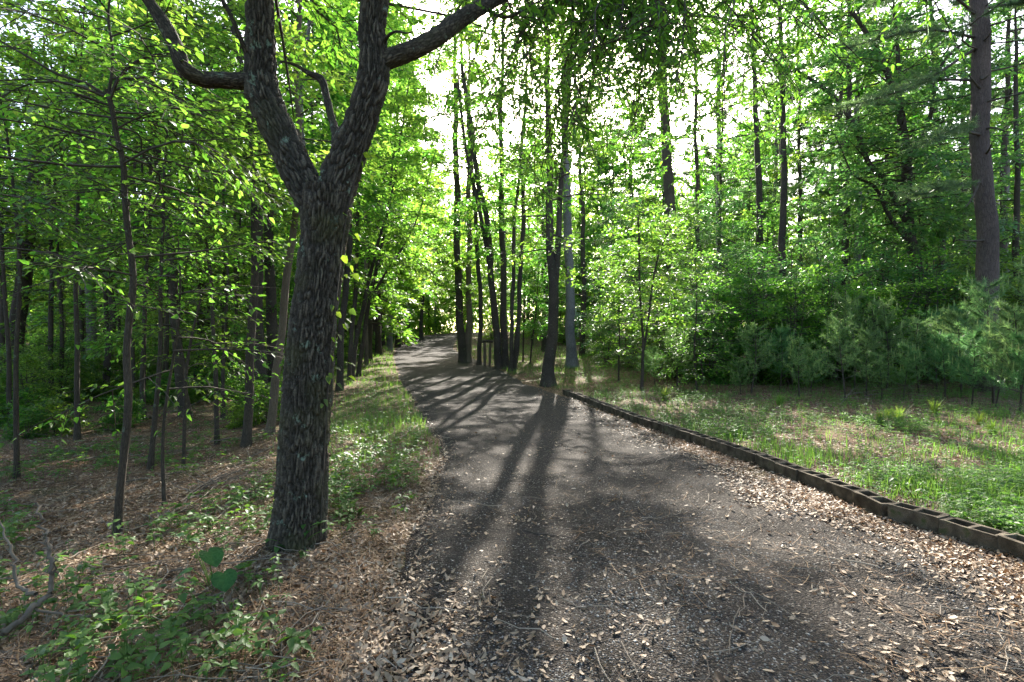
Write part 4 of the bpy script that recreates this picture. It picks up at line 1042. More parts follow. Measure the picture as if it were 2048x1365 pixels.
for nm in gu:
    g, fmt = gu[nm]
    for i, (x, y, _, px) in enumerate(sorted([s for s in us if s[2] == nm], key=lambda s: s[3])):
        pi = int(rngf.integers(0, 3)) if nm != 'right' else int(rngf.choice([0, 2, 3, 3]))
        s = rngf.uniform(.75, 1.2); loc = (x, y, float(gz(x, y)) - .05); rz = rngf.uniform(0, 6.28); sc = (s, s, s * rngf.uniform(.9, 1.1))
        root, kids = up[pi]
        if pi not in useu:
            useu.add(pi); root.location = loc; root.rotation_euler = (0, 0, rz); root.scale = sc; root['label'] = fmt.format(ordinal(i + 1)); root['group'] = g
        else: dup(root, kids, loc, rz, sc, fmt.format(ordinal(i + 1)), g)

# the woods beyond: one mass of far foliage
def distant_woods():
    rng = np.random.default_rng(9)
    n = 210000
    a = rng.uniform(-1.05, 1.05, n); y = rng.uniform(66, 125, n); x = a * y
    h = rng.uniform(0, 1, n) ** 1.1 * (13 + 14 * fbm(x * .12, y * .05, 3))
    keep = fbm(x * .18 + h * .1, h * .35 + y * .1, 6, 3) > .38
    xl = np.interp(y, RY, RL); xr = np.interp(y, RY, RR)
    keep &= ~((x > xl - 1) & (x < xr + 1) & (h < 5) & (y < 92))
    p = np.stack([x, y, gz(x, y) + h], -1)[keep]
    m = len(p)
    V, Q = leaf_quads(p, rng.normal(0, 1, (m, 3)), nrm(rng.normal(0, .6, (m, 3)) + [0, 0, 1.]), rng.uniform(.5, 1.0, m), rng.uniform(.3, .6, m))
    mb = MB(); mb.add(V, Q)
    tag(mb.build('distant_woods', M['leaf']), 'pale green mass of far woods closing the view', 'woods', kind='stuff')
distant_woods()

def sky_blocking_leaves():
    # unseen leaf mass standing in for presumed woods, added to dim sky light
    rng = np.random.default_rng(19)
    n = 7500
    a = rng.uniform(0, 6.283, n); r = rng.uniform(9, 34, n); x = r * np.cos(a); y = r * np.sin(a)
    k = (y < -5) | ((np.abs(x) > 1.15 * np.abs(y) + 6) & (y < 9)); x, y = x[k], y[k]; m = len(x)
    h = .3 + rng.uniform(0, 1, m) ** 1.1 * 11
    V, Q = leaf_quads(np.stack([x, y, gz(x, y) + h], -1), rng.normal(0, 1, (m, 3)), nrm(rng.normal(0, .8, (m, 3)) + [0, 0, 1.]), rng.uniform(.6, 1.1, m), rng.uniform(.4, .7, m))
    mb = MB(); mb.add(V, Q)
    tag(mb.build('sky_blocking_leaves', M['leaf_deep']), 'unseen leaf mass added behind and beside the viewpoint to block sky light', 'woods', kind='stuff')
sky_blocking_leaves()
# ------------------------------------------------------------------ bushes and young pines on the right
def make_bush(seed, H=3.2, R=1.5, L=.085, nst=7, nl=9, nt=10, nv=12, lm='leaf_bush', lw=.5, name='bush'):
    rng = np.random.default_rng(seed)
    root = thing(name, '', 'bush')
    sm = MB(); cm = MB()
    for i in range(nst):
        a = rng.uniform(0, 6.28); r = rng.uniform(.0, .65) * R; h = H * rng.uniform(.6, 1.05)
        u = np.linspace(0, 1, 6)[:, None]
        P = np.concatenate([r * np.cos(a) * u ** .8 + .08 * np.sin(u * 5 + i), r * np.sin(a) * u ** .8, h * u - .1], 1)
        V, Q, uv = tubes(P[None], (.022 * (1 - .8 * u[:, 0]) + .003)[None], 5); sm.add(V, Q, 0, uv)
        w, lv = crown_parts(rng, P, .25, h, R * .75, nl, nt, nv, L, el=(-.1, .7), tl=.45, limb_r=.01, lw=lw, flat=.5, prof=lambda t: .65 + .5 * np.sin(t * 3.0) * (1 - t * .3), twigr=.003)
        crown_mesh(cm, w, lv, 1, twigs=False)
    sm.build('stem', M['twig'], root)
    cm.build('foliage', [M['twig'], M[lm]], root)
    return root, list(root.children)

def make_young_pine(seed, H=2.2, n_wh=7):
    rng = np.random.default_rng(seed)
    root = thing('young_pine', '', 'pine')
    u = np.linspace(0, 1, 7)[:, None]
    P = np.concatenate([.04 * H * np.sin(u * 3 + seed), .04 * H * np.sin(u * 2 + 2 * seed), H * u - .05], 1)
    mb = MB(); V, Q, uv = tubes(P[None], (.011 * H * .9 * (1 - .75 * u[:, 0]) + .004)[None], 7); mb.add(V, Q, 0, uv); mb.build('trunk', M['bark'], root)
    cm = MB(); cd = MB()
    L = []; 
    for i in range(n_wh):
        z = H * (.28 + .68 * i / (n_wh - 1)); t = i / (n_wh - 1)
        for j in range(int(rng.integers(4, 7))):
            a = rng.uniform(0, 6.28); ln = H * .36 * (1 - .7 * t) * rng.uniform(.6, 1.15) + .08
            v = np.linspace(0, 1, 5); c = np.array([np.interp(z, P[:, 2], P[:, 0]), np.interp(z, P[:, 2], P[:, 1]), z])
            L.append(np.stack([c[0] + np.cos(a) * ln * v, c[1] + np.sin(a) * ln * v, c[2] + ln * (.25 * v + .35 * v ** 2)], -1))
    L = np.array(L)
    V, Q, uv = tubes(L, np.broadcast_to(np.linspace(.009, .004, 5), L.shape[:2]), 4); cm.add(V, Q, 0, uv)
    pts = []; dr = []
    for k in (1.5, 2.3, 3.1, 4.0):
        i0 = min(int(k), 3); w = k - i0
        pts.append(L[:, i0] * (1 - w) + L[:, i0 + 1] * w); dr.append(nrm(L[:, i0 + 1] - L[:, i0]) + np.array([0, 0, .2]))
    for z in np.linspace(.45, 1, 7):
        pts.append(np.array([[np.interp(z * H, P[:, 2], P[:, 0]), np.interp(z * H, P[:, 2], P[:, 1]), z * H - .06]])); dr.append(np.array([[0, 0, 1.]]))
    V, T_ = needles(rng, np.concatenate(pts), np.concatenate(dr), 30, .19, .0095, .85, .08); cm.add(V, T_, 1)
    # pale upright candles on the shoot tips
    tips = np.concatenate([L[:, -1], P[-1:]]); tips = tips[rng.uniform(0, 1, len(tips)) < .7]
    ln = rng.uniform(.1, .24, len(tips)); 
    CP = tips[:, None] + np.array([0, 0, 1.]) * (ln[:, None] * np.array([0, .5, 1.]))[..., None] + rng.normal(0, .006, (len(tips), 3, 3))
    V, Q, uv = tubes(CP, np.broadcast_to(np.array([.011, .009, .003]), (len(tips), 3)), 4); cm.add(V, Q, 2, uv)
    cm.build('crown', [M['twig'], M['needle_young'], M['candle']], root)
    return root, list(root.children)

def scatter(protos, places, labels, group):
    used = set()
    rng = np.random.default_rng(len(places) * 7 + 1)
    for i, (px, Y, s) in enumerate(places):
        pi = i % len(protos); root, kids = protos[pi]
        x = (px - 1024) / F * Y; loc = (x, Y, float(gz(x, Y)) - .03); rz = rng.uniform(0, 6.28)
        sc = (s * rng.uniform(.9, 1.1), s * rng.uniform(.9, 1.1), s * rng.uniform(.9, 1.12))
        if pi not in used:
            used.add(pi); root.location = loc; root.rotation_euler = (0, 0, rz); root.scale = sc; root['label'] = labels[i]; root['group'] = group
        else: dup(root, kids, loc, rz, sc, labels[i], group)

# wall of bushes behind the meadow
pl = [(1215, 26, .9), (1262, 24, 1.0), (1318, 22, 1.2), (1352, 19.5, 1.25), (1395, 21.5, 1.6), (1428, 18.2, 1.3), (1474, 20.5, 1.75), (1506, 17.8, 1.3), (1550, 20.5, 1.8), (1584, 17.2, 1.25), (1625, 20, 1.7), (1668, 17.8, 1.3), (1704, 20.5, 1.75), (1745, 17.8, 1.35), (1795, 19.5, 1.7), (1850, 17.8, 1.3), (1905, 19, 1.65), (1955, 17.4, 1.3), (2010, 18.5, 1.6), (2070, 17, 1.4)]
bp = [make_bush(801, 3.1, 1.5), make_bush(802, 3.4, 1.4, lm='leaf'), make_bush(803, 2.8, 1.6, L=.075), make_bush(804, 3.3, 1.5, lm='leaf_deep')]
scatter(bp, pl, [f'dense green bush in the thicket behind the meadow, {ordinal(i+1)} from the left' for i in range(len(pl))], 'bushes of the thicket behind the meadow')
# taller understory over that wall
ut = [(1235, 27, 6), (1370, 24, 7.4), (1440, 25, 8.4), (1530, 25, 7.6), (1610, 26, 9), (1690, 24, 7.4), (1770, 25, 8.6), (1880, 22, 6.8), (1990, 21, 6.6), (2080, 20, 7)]
for i, (px, Y, H) in enumerate(ut):
    U(px, Y, H, 2.7, f'young broadleaf tree rising over the right thicket, {ordinal(i+1)} from the left', 900 + i, 22, 12, 12, .12, 1.0, ['leaf', 'leaf_bush', 'leaf_bush'][i % 3], tier=1, group='young trees over the right thicket', wd=.05)
U(1395, 15.6, 4.2, 1.5, 'bright green sapling in front of the left end of the thicket', 921, 18, 11, 10, .09, .6, 'leaf', tier=1, group=None, wd=.03, name='leafy_sapling')
U(1240, 18.5, 4.6, 1.5, 'leafy sapling just behind the forked black sapling', 922, 18, 11, 10, .095, .7, 'leaf', tier=1, group=None, wd=.03, name='leafy_sapling')
# shaded bushes on the left floor
pl = [(-20, 12, .62), (50, 13.5, .7), (110, 16, .75), (170, 19, .75), (70, 20, .9), (235, 20, .8), (290, 19, .6), (330, 23, .9), (440, 18, .6), (470, 22, .8), (560, 18, .6), (610, 21, .7), (-10, 17, .8), (650, 25, .8), (150, 26, 1), (250, 28, 1), (390, 28, 1), (520, 27, 1)]
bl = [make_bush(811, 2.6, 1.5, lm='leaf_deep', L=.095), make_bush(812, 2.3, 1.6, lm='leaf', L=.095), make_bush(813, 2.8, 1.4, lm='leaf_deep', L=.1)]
order = sorted(range(len(pl)), key=lambda i: pl[i][0]); rank = {i: r for r, i in enumerate(order)}
scatter(bl, pl, [f'shaded leafy bush on the floor of the left woods, {ordinal(rank[i]+1)} from the left edge' for i in range(len(pl))], 'bushes of the left woods')
# low shrubs on the left floor
rg = np.random.default_rng(333)
pl = [(float(rg.uniform(-40, 640)), float(rg.uniform(8.5, 18)), float(rg.uniform(.3, .5))) for i in range(26)]
pl = [q for q in pl if not (200 < q[0] < 560 and q[1] < 10.5)]
bl = [make_bush(815, 1.9, 1.5, nst=6, nl=7, nt=8, nv=9, L=.17, lm='leaf_deep', name='shrub'), make_bush(816, 1.6, 1.6, nst=6, nl=7, nt=8, nv=9, L=.18, lm='leaf', name='shrub')]
order = sorted(range(len(pl)), key=lambda i: pl[i][0]); rank = {i: r for r, i in enumerate(order)}
scatter(bl, pl, [f'low broad-leaved shrub on the open floor of the left woods, {ordinal(rank[i]+1)} from the left edge' for i in range(len(pl))], 'low shrubs of the left woods')
# bushes near the road bend
pl = [(742, 40, .6), (800, 60, .9), (700, 34, .8), (880, 70, 1.1), (985, 55, .9), (1130, 48, .9), (1060, 60, 1.1), (1195, 33, .9), (830, 76, 1.2), (760, 66, 1.2)]
order = sorted(range(len(pl)), key=lambda i: pl[i][0]); rank = {i: r for r, i in enumerate(order)}
bl = [make_bush(821, 2.6, 1.6, lm='leaf', L=.14, nv=9)]
scatter(bl, pl, [f'sunlit bush near the bend of the road, {ordinal(rank[i]+1)} from the left' for i in range(len(pl))], 'bushes near the bend of the road')

# young pines along the back of the meadow
yp = [make_young_pine(851, 2.0), make_young_pine(852, 2.4, 8), make_young_pine(853, 1.6, 6), make_young_pine(854, 2.9, 9)]
pl = [(1310, 17.2, .7), (1352, 16.4, .8), (1478, 14.8, .62), (1505, 15.0, .75), (1560, 16.0, .9), (1597, 13.6, .62), (1625, 15.2, .85), (1684, 13.6, .75), (1735, 14.8, .85), (1757, 13.9, .55), (1811, 13.6, .85), (1838, 14.6, .8), (1888, 13.6, .75), (1915, 14.2, .9), (1942, 12.6, 1.0), (1978, 13.0, 1.05), (1996, 12.2, .85), (2030, 11.8, .9), (2046, 11.4, 1.0), (2070, 11.6, 1.0), (1925, 15.6, 1.2), (1700, 16.2, 1.1), (1985, 14.6, 1.2), (1400, 17.4, 1.0), (1870, 15.8, 1.1), (1770, 16, 1.0)]
order = sorted(range(len(pl)), key=lambda i: pl[i][0]); rank = {i: r for r, i in enumerate(order)}
scatter(yp, pl, [f'soft young pine at the back of the meadow, {ordinal(rank[i]+1)} from the left' for i in range(len(pl))], 'young pines at the back of the meadow')

# ------------------------------------------------------------------ kerb of hollow concrete blocks
def block_mesh(rng, Lb, W=.19, H=.19):
    """hollow block: two open cores, worn edges"""
    wall = .032
    xs = np.array([0, wall, (Lb - wall) / 2, (Lb + wall) / 2, Lb - wall, Lb]) - Lb / 2
    ys = np.array([0, wall, W - wall, W]) - W / 2
    import bmesh
    bm = bmesh.new()
    V = {}
    for k, z in enumerate((-.06, H)):
        for i, x in enumerate(xs):
            for j, y in enumerate(ys): V[i, j, k] = bm.verts.new((x, y, z))
    hole = {(1, 1), (3, 1)}
    for i in range(5):
        for j in range(3):
            if (i, j) in hole:
                for a, b in (((i, j), (i + 1, j)), ((i + 1, j), (i + 1, j + 1)), ((i + 1, j + 1), (i, j + 1)), ((i, j + 1), (i, j))):
                    bm.faces.new([V[(*a, 1)], V[(*b, 1)], V[(*b, 0)], V[(*a, 0)]])
                bm.faces.new([V[i, j, 0], V[i + 1, j, 0], V[i + 1, j + 1, 0], V[i, j + 1, 0]]) if False else None
            else:
                bm.faces.new([V[i, j, 1], V[i + 1, j, 1], V[i + 1, j + 1, 1], V[i, j + 1, 1]])
                bm.faces.new([V[i, j, 0], V[i, j + 1, 0], V[i + 1, j + 1, 0], V[i + 1, j, 0]])
    for i in range(5):
        bm.faces.new([V[i, 0, 0], V[i + 1, 0, 0], V[i + 1, 0, 1], V[i, 0, 1]])
        bm.faces.new([V[i, 3, 1], V[i + 1, 3, 1], V[i + 1, 3, 0], V[i, 3, 0]])
    for j in range(3):
        bm.faces.new([V[0, j, 1], V[0, j + 1, 1], V[0, j + 1, 0], V[0, j, 0]])
        bm.faces.new([V[5, j, 0], V[5, j + 1, 0], V[5, j + 1, 1], V[5, j, 1]])
    bmesh.ops.recalc_face_normals(bm, faces=bm.faces)
    sharp = [e for e in bm.edges if len(e.link_faces) == 2 and e.calc_face_angle(0) > .5]
    bmesh.ops.bevel(bm, geom=sharp, offset=.006, segments=2, affect='EDGES', profile=.6)
    for v in bm.verts: v.co += Vector(rng.normal(0, .0022, 3))
    # soil and leaf mould lying in the cores
    for i in (1, 3):
        zc = H - rng.uniform(.035, .09)
        g = [[bm.verts.new((xs[i] - .004 + (xs[i + 1] - xs[i] + .008) * p / 4, ys[1] - .004 + (ys[2] - ys[1] + .008) * q / 4, zc + rng.normal(0, .008))) for q in range(5)] for p in range(5)]
        for p in range(4):
            for q in range(4): bm.faces.new([g[p][q], g[p + 1][q], g[p + 1][q + 1], g[p][q + 1]]).material_index = 1
    me = bpy.data.meshes.new('cinder_block'); bm.to_mesh(me); bm.free()
    me.materials.append(M['block']); me.materials.append(M['ground'])
    for p in me.polygons: p.use_smooth = False
    return me

def kerb():
    rng = np.random.default_rng(60)
    edge = [(2752, 1322), (2120, 1109), (2048, 1085), (1948, 1054), (1757, 1003), (1682, 971), (1609, 946), (1519, 913), (1403, 873), (1310, 845), (1234, 819), (1181, 799), (1150, 788), (1122, 780)]
    P = []
    for a, b in edge:
        Y = F * (CAM_Z - .15) / (b - HOR); P.append(((a - 1024) / F * Y + .095, Y))
    P = np.array(P)
    d = np.concatenate([[0], np.cumsum(np.linalg.norm(np.diff(P, axis=0), axis=1))])
    Lb = .40; n = int(d[-1] / (Lb + .008))
    meshes = [block_mesh(rng, Lb - .006) for _ in range(6)]
    for i in range(n):
        a, b = i * (Lb + .008), i * (Lb + .008) + Lb
        p = np.array([np.interp(a, d, P[:, 0]), np.interp(a, d, P[:, 1])]); q = np.array([np.interp(b, d, P[:, 0]), np.interp(b, d, P[:, 1])])
        c = (p + q) / 2
        o = bpy.data.objects.new('cinder_block', meshes[i % 6]); COL.objects.link(o)
        o.location = (c[0] + rng.normal(0, .006), c[1], .15 - .19 + rng.normal(0, .005) + float(np.interp(c[1], ZY, ZZ)))
        o.rotation_euler = (rng.normal(0, .022), rng.normal(0, .018), math.atan2(q[1] - p[1], q[0] - p[0]) + rng.normal(0, .012) + (math.pi if i % 2 else 0))
        tag(o, f'mossy hollow cinder block in the kerb row, {ordinal(n-i)} from its far end', 'block', 'cinder blocks along the drive')
kerb()

# ------------------------------------------------------------------ small things by the road
def post_stand():
    Y = 26.0
    b = world(971, 722, Y); b[2] = float(gz(b[0], Y))
    root = thing('post_stand', 'weathered wooden post stand with a crosspiece among the roadside trees', 'post', b)
    def X(px): return (px - 971) / F * Y
    rng = np.random.default_rng(3)
    for px0, px1, r in ((970, 969, .075), (979, 981, .065)):
        P = np.array([[X(px0), 0, -.2], [X((px0 + px1) / 2), .02, .6], [X(px1), 0, 1.35]])
        mb = MB(); Pp, R = smooth_path(P, [r, r, r * .95], 12); V, Q, uv = tubes(Pp[None], R[None], 10); mb.add(lumpy(V, 10, .06, 2), Q, 0, uv); mb.build('post', M['brown_bark'], root)
    mb = MB(); P = np.array([[X(964), -.02, 1.28], [X(976), -.02, 1.3], [X(986), -.02, 1.27]])
    V, Q, uv = tubes(P[None], np.array([[.065, .07, .06]]), 8); mb.add(V, Q, 0, uv); mb.build('crosspiece', M['bark'], root)
    return
    P = np.array([world(958, 719, 25.5), world(970, 726, 24.8), world(984, 733, 24.2)]); P[:, 2] = gz(P[:, 0], P[:, 1]) + .09
    mb = MB(); Pp, R = smooth_path(P, [.06, .065, .055], 10); V, Q, uv = tubes(Pp[None], R[None], 10); mb.add(lumpy(V, 10, .08, 5), Q, 0, uv)
    tag(mb.build('log', M['bark']), 'short log lying at the road edge below the post stand', 'log')
post_stand()

def far_house():
    Y = 58; x0 = (1146 - 1024) / F * Y; x1 = (1215 - 1024) / F * Y
    zb = float(gz((x0 + x1) / 2, Y))
    root = thing('house', 'low house with a pale roof glimpsed behind the trees', 'house', ((x0 + x1) / 2, Y, zb))
    w = (x1 - x0) / 2
    def box(mb, a, b):
        a = np.array(a); b = np.array(b)
        V = np.array([[i, j, k] for i in (a[0], b[0]) for j in (a[1], b[1]) for k in (a[2], b[2])])
        mb.add(V, [[0, 1, 3, 2], [4, 6, 7, 5], [0, 4, 5, 1], [2, 3, 7, 6], [0, 2, 6, 4], [1, 5, 7, 3]])
    grey = plainmat('weathered_wall', [(.12, .12, .10), (.2, .19, .17)], 3); roof = plainmat('tin_roof', [(.5, .5, .5), (.66, .66, .66)], 2, .45, 0, .5); dk = plainmat('dark_opening', [(.02, .02, .02), (.03, .03, .03)])
    white = plainmat('white_post', [(.55, .55, .5), (.7, .7, .66)])
    mb = MB(); box(mb, (-w, 0, -.3), (w, 4, 2.35)); mb.build('wall', grey, root, smooth=False)
    mb = MB(); V = np.array([[-w - .5, -1.4, 2.25], [w + .5, -1.4, 2.25], [w + .5, 2, 3.35], [-w - .5, 2, 3.35], [w + .5, 5.0, 2.3], [-w - .5, 5.0, 2.3]])
    mb.add(V, [[0, 1, 2, 3], [3, 2, 4, 5]]); mb.add(V - [0, 0, .12], [[3, 2, 1, 0], [5, 4, 2, 3]]); box(mb, (-w - .5, -1.42, 2.08), (w + .5, -1.36, 2.27)); mb.build('roof', roof, root, smooth=False)
    for u in (-.8, 0, .75):
        mb = MB(); box(mb, (w * u - .09, -1.2, -.3), (w * u + .09, -1.02, 2.12)); mb.build('porch_post', white, root, smooth=False)
    for u in (-.45, .4):
        mb = MB(); box(mb, (w * u - .5, -.03, .8), (w * u + .5, .05, 1.8)); mb.build('window', dk, root, smooth=False)
far_house()

# ------------------------------------------------------------------ leaf litter, twigs, stones
def frustum(rng, n, y0, y1, p=1.6, margin=1.3):
    """random ground spots in view, denser near the camera"""
    u = rng.uniform(0, 1, n)
    y = (y0 ** (1 - p) + u * (y1 ** (1 - p) - y0 ** (1 - p))) ** (1 / (1 - p))
    x = rng.uniform(-1, 1, n) * (1.04 * y + margin)
    return x, y

def on_ground(x, y):
    xl = np.interp(y, RY, RL); xr = np.interp(y, RY, RR)
    road = (x > xl + .1) & (x < xr - .1)
    return np.where(road, roadz(x, y), gz(x, y) + (fbm(x * 2.2, y * 2.2, 9) - .5) * .05), xl, xr

def kerb_x(y):
    return np.interp(y, [2.4, 3.86, 4.18, 4.85, 5.9, 6.74, 8.2, 9.55, 11.4, 13.3, 14.7, 16.5], [4.05, 3.86, 3.77, 3.47, 3.37, 3.26, 3.04, 2.67, 2.33, 2.04, 1.81, 1.6])

def litter():
    rng = np.random.default_rng(12)
    x, y = frustum(rng, 400000, 1.7, 17, 1.75)
    z, xl, xr = on_ground(x, y)
    kx = kerb_x(y)
    n1 = fbm(x * 1.1, y * 1.1, 41); n2 = fbm(x * 3, y * 3, 44)
    dens = np.full(len(x), .0)
    left = x < xl + .25 + .5 * (n1 - .5)
    dens = np.where(left, .75 * sstep(.2, .6, n1 + .15) + .15, dens)
    dens = np.where(left, dens * (1 - .55 * sstep(1.5, 5, xl - x)), dens)
    near_road = (x >= xl + .2) & (x < kx)
    side_l = np.exp(-np.maximum(x - xl, 0) / (.13 + .2 * sstep(.42,.6,n1) * sstep(5.5, 2.5, y)))
    marg = kx - x
    side_r = sstep(1.15, .25, marg + (n1 - .5) * .9) * (y < 17)
    dens = np.where(near_road, np.maximum(np.maximum(.8 * side_l, 1.0 * side_r), .012 + .05 * sstep(.55, .75, n2)), dens)
    dens = np.where(x >= kx + .2, .8 * sstep(.25, .6, n1), dens)
    dens = np.where((x >= kx) & (x < kx + .2) & (y < 16.5), 0, dens)
    k = rng.uniform(0, 1, len(x)) < dens
    x, y, z = x[k], y[k], z[k]; n = len(x)
    L = rng.uniform(.02, .062, n); W = L * rng.uniform(.26, .5, n)
    a = rng.uniform(0, 6.28, n)
    tilt = rng.normal(0, .28, n); roll = rng.normal(0, .35, n)
    d = np.stack([np.cos(a) * np.cos(tilt), np.sin(a) * np.cos(tilt), np.sin(tilt)], -1)
    s0 = np.stack([-np.sin(a), np.cos(a), 0 * a], -1); up = np.cross(d, s0)
    s = s0 * np.cos(roll)[:, None] + up * np.sin(roll)[:, None]; nn = np.cross(d, s); nn *= np.sign(nn[:, 2:3])
    p = np.stack([x, y, z + .004 + np.abs(np.sin(tilt)) * L * .5 + np.abs(np.sin(roll)) * W * .4 + rng.uniform(0, .012, n)], -1)
    cu = rng.uniform(-.1, .28, n)[:, None]; fo = rng.uniform(-.05, .22, n)[:, None]
    L = L[:, None]; W = W[:, None]
    def at(u, v): return p + d * L * (u - .5) + s * W * v * .5 + nn * (L * cu * ((u - .5) ** 2 * 4 - .3) + W * fo * abs(v))
    V = np.stack([at(0, 0), at(.3, 1), at(.3, 0), at(.3, -1), at(.7, .8), at(.7, 0), at(.7, -.8), at(1, 0)], 1).reshape(-1, 3)
    b = np.arange(n)[:, None] * 8
    mb = MB(); mb.V.append(V); mb.n = len(V)
    mb.parts.append((np.concatenate([b + [[0, 2, 1]], b + [[0, 3, 2]], b + [[4, 5, 7]], b + [[5, 6, 7]]]), 0, None))
    mb.parts.append((np.concatenate([b + [[1, 2, 5, 4]], b + [[2, 3, 6, 5]]]), 0, None))
    tag(mb.build('leaf_litter', M['litter']), 'brown dry leaves strewn over the ground and road edges', 'leaf litter', kind='stuff')
litter()

def straw_and_twigs():
    rng = np.random.default_rng(13)
    x, y = frustum(rng, 110000, 1.8, 15, 1.6)
    z, xl, xr = on_ground(x, y); kx = kerb_x(y)
    n1 = fbm(x * .8, y * .8, 51)
    dens = np.where(x < xl + .1, .85, np.where(x < kx - .6, .05 * (n1 > .55), .2)); dens = np.where((x > kx - .02) & (x < kx + .22), 0, dens)
    k = rng.uniform(0, 1, len(x)) < dens; x, y, z = x[k], y[k], z[k]; n = len(x)
    a = rng.uniform(0, 6.28, n); L = rng.uniform(.06, .2, n); t = rng.normal(0, .18, n)
    d = np.stack([np.cos(a), np.sin(a), t], -1) * L[:, None]; s = np.stack([-np.sin(a), np.cos(a), 0 * a], -1) * .0022
    p = np.stack([x, y, z + .006 + np.abs(t) * L * .5 + rng.uniform(0, .012, n)], -1)
    bow = np.stack([-np.sin(a), np.cos(a), 0 * a], -1) * (rng.normal(0, .06, n) * L)[:, None]
    V = np.stack([p - d * .5 - s, p - d * .5 + s, p + bow - s, p + bow + s, p + d * .5 - s, p + d * .5 + s], 1).reshape(-1, 3)
    b = np.arange(n)[:, None] * 6
    mb = MB(); mb.add(V, np.concatenate([b + [[0, 1, 3, 2]], b + [[2, 3, 5, 4]]]))
    tag(mb.build('pine_straw', M['straw']), 'fallen pine straw over the floor of the woods', 'pine straw', kind='stuff')
    x, y = frustum(rng, 9500, 1.9, 18, 1.6)
    z, xl, xr = on_ground(x, y); kx = kerb_x(y)
    dens = np.where(x < xl - .1, .75, np.where(x < kx, .07, .3)); dens = np.where((x > kx - .02) & (x < kx + .22), 0, dens)
    k = rng.uniform(0, 1, len(x)) < dens; x, y, z = x[k], y[k], z[k]; n = len(x)
    a = rng.uniform(0, 6.28, n); L = rng.uniform(.1, .7, n) * rng.uniform(.4, 1, n)
    u = np.linspace(-.5, .5, 5)
    P = np.stack([x, y, z], -1)[:, None] + np.stack([np.cos(a), np.sin(a), 0 * a], -1)[:, None] * (L[:, None] * u)[..., None]
    P[..., :2] += rng.normal(0, .035, (n, 5, 2)) * L[:, None, None]
    P[..., 2] += .012 + np.abs(rng.normal(0, .07, (n, 1)) * L[:, None]) + rng.normal(0, .12, (n, 1)) * L[:, None] * u * .6 + rng.normal(0, .01, (n, 5))
    r = rng.uniform(.0016, .005, n)[:, None] * np.linspace(1, .5, 5)
    V, Q, uv = tubes(P, r, 4); mb = MB(); mb.add(V, Q, 0, uv)
    tag(mb.build('twig_litter', M['deadwood_pale']), 'small dead twigs scattered over the ground', 'twigs', kind='stuff')
straw_and_twigs()

def stones():
    rng = np.random.default_rng(14)
    x, y = frustum(rng, 170000, 2.2, 9, 2.0)
    z, xl, xr = on_ground(x, y)
    k = (x > xl - .15) & (x < xr + .2) & (fbm(x * .9, y * .9, 61) + rng.uniform(-.25, .25, len(x)) > .45)
    x, y, z = x[k], y[k], z[k]; n = len(x)
    r = rng.uniform(.003, .0085, n) * rng.uniform(.7, 1.1, n)
    base = np.array([[1, 0, 0], [0, 1, 0], [-1, 0, 0], [0, -1, 0], [0, 0, 1.], [.72, .72, .45], [-.72, .72, .45], [-.72, -.72, .45], [.72, -.72, .45]])
    Fc = np.array([[0, 1, 5], [1, 2, 6], [2, 3, 7], [3, 0, 8], [0, 5, 8], [1, 6, 5], [2, 7, 6], [3, 8, 7], [4, 8, 5], [4, 5, 6], [4, 6, 7], [4, 7, 8]])
    V = base[None] * r[:, None, None] * rng.uniform(.65, 1.3, (n, 9, 1)) * np.array([1, 1, .8])
    V = rot_z(V, rng.uniform(0, 6.28, n)[:, None]) * 1.
    V += np.stack([x, y, z], -1)[:, None]
    mb = MB(); mb.add(V.reshape(-1, 3), (np.arange(n)[:, None, None] * 9 + Fc[None]).reshape(-1, 3))
    tag(mb.build('gravel', M['pebble'], smooth=True), 'loose pebbles on the near part of the road', 'gravel', kind='stuff')
stones()

# ------------------------------------------------------------------ ground plants and grass
def sprigs(mb, rng, x, y, z, h, L, nl, lw=.5, tiers=1):
    """small upright plants: NL leaflets round the top of each (and lower whorls)"""
    n = len(x)
    for t in range(tiers):
        hh = h * (1 - .38 * t)
        lean = rng.normal(0, .12, (n, 2))
        top = np.stack([x + lean[:, 0] * hh, y + lean[:, 1] * hh, z + hh], -1)
        a = rng.uniform(0, 6.28, n)[:, None] + np.arange(nl)[None] * 6.283 / nl + rng.normal(0, .2, (n, nl))
        e = rng.uniform(-.35, .4, (n, nl))
        d = np.stack([np.cos(a) * np.cos(e), np.sin(a) * np.cos(e), np.sin(e)], -1).reshape(-1, 3)
        p = np.repeat(top, nl, 0) + d * .006
        nn = nrm(np.array([0, 0, 1.]) + rng.normal(0, .3, d.shape))
        LL = np.repeat(L, nl) * rng.uniform(.65, 1.15, n * nl)
        leaf_ovate(mb, p, d, nn, LL, LL * lw, 0)
    S = np.stack([np.stack([x, y, z - .01], -1), np.stack([x + lean[:, 0] * h, y + lean[:, 1] * h, z + h], -1)], 1)
    V, Q, uv = tubes(S, np.full((n, 2), .0016), 3); mb.add(V, Q, 0, uv)

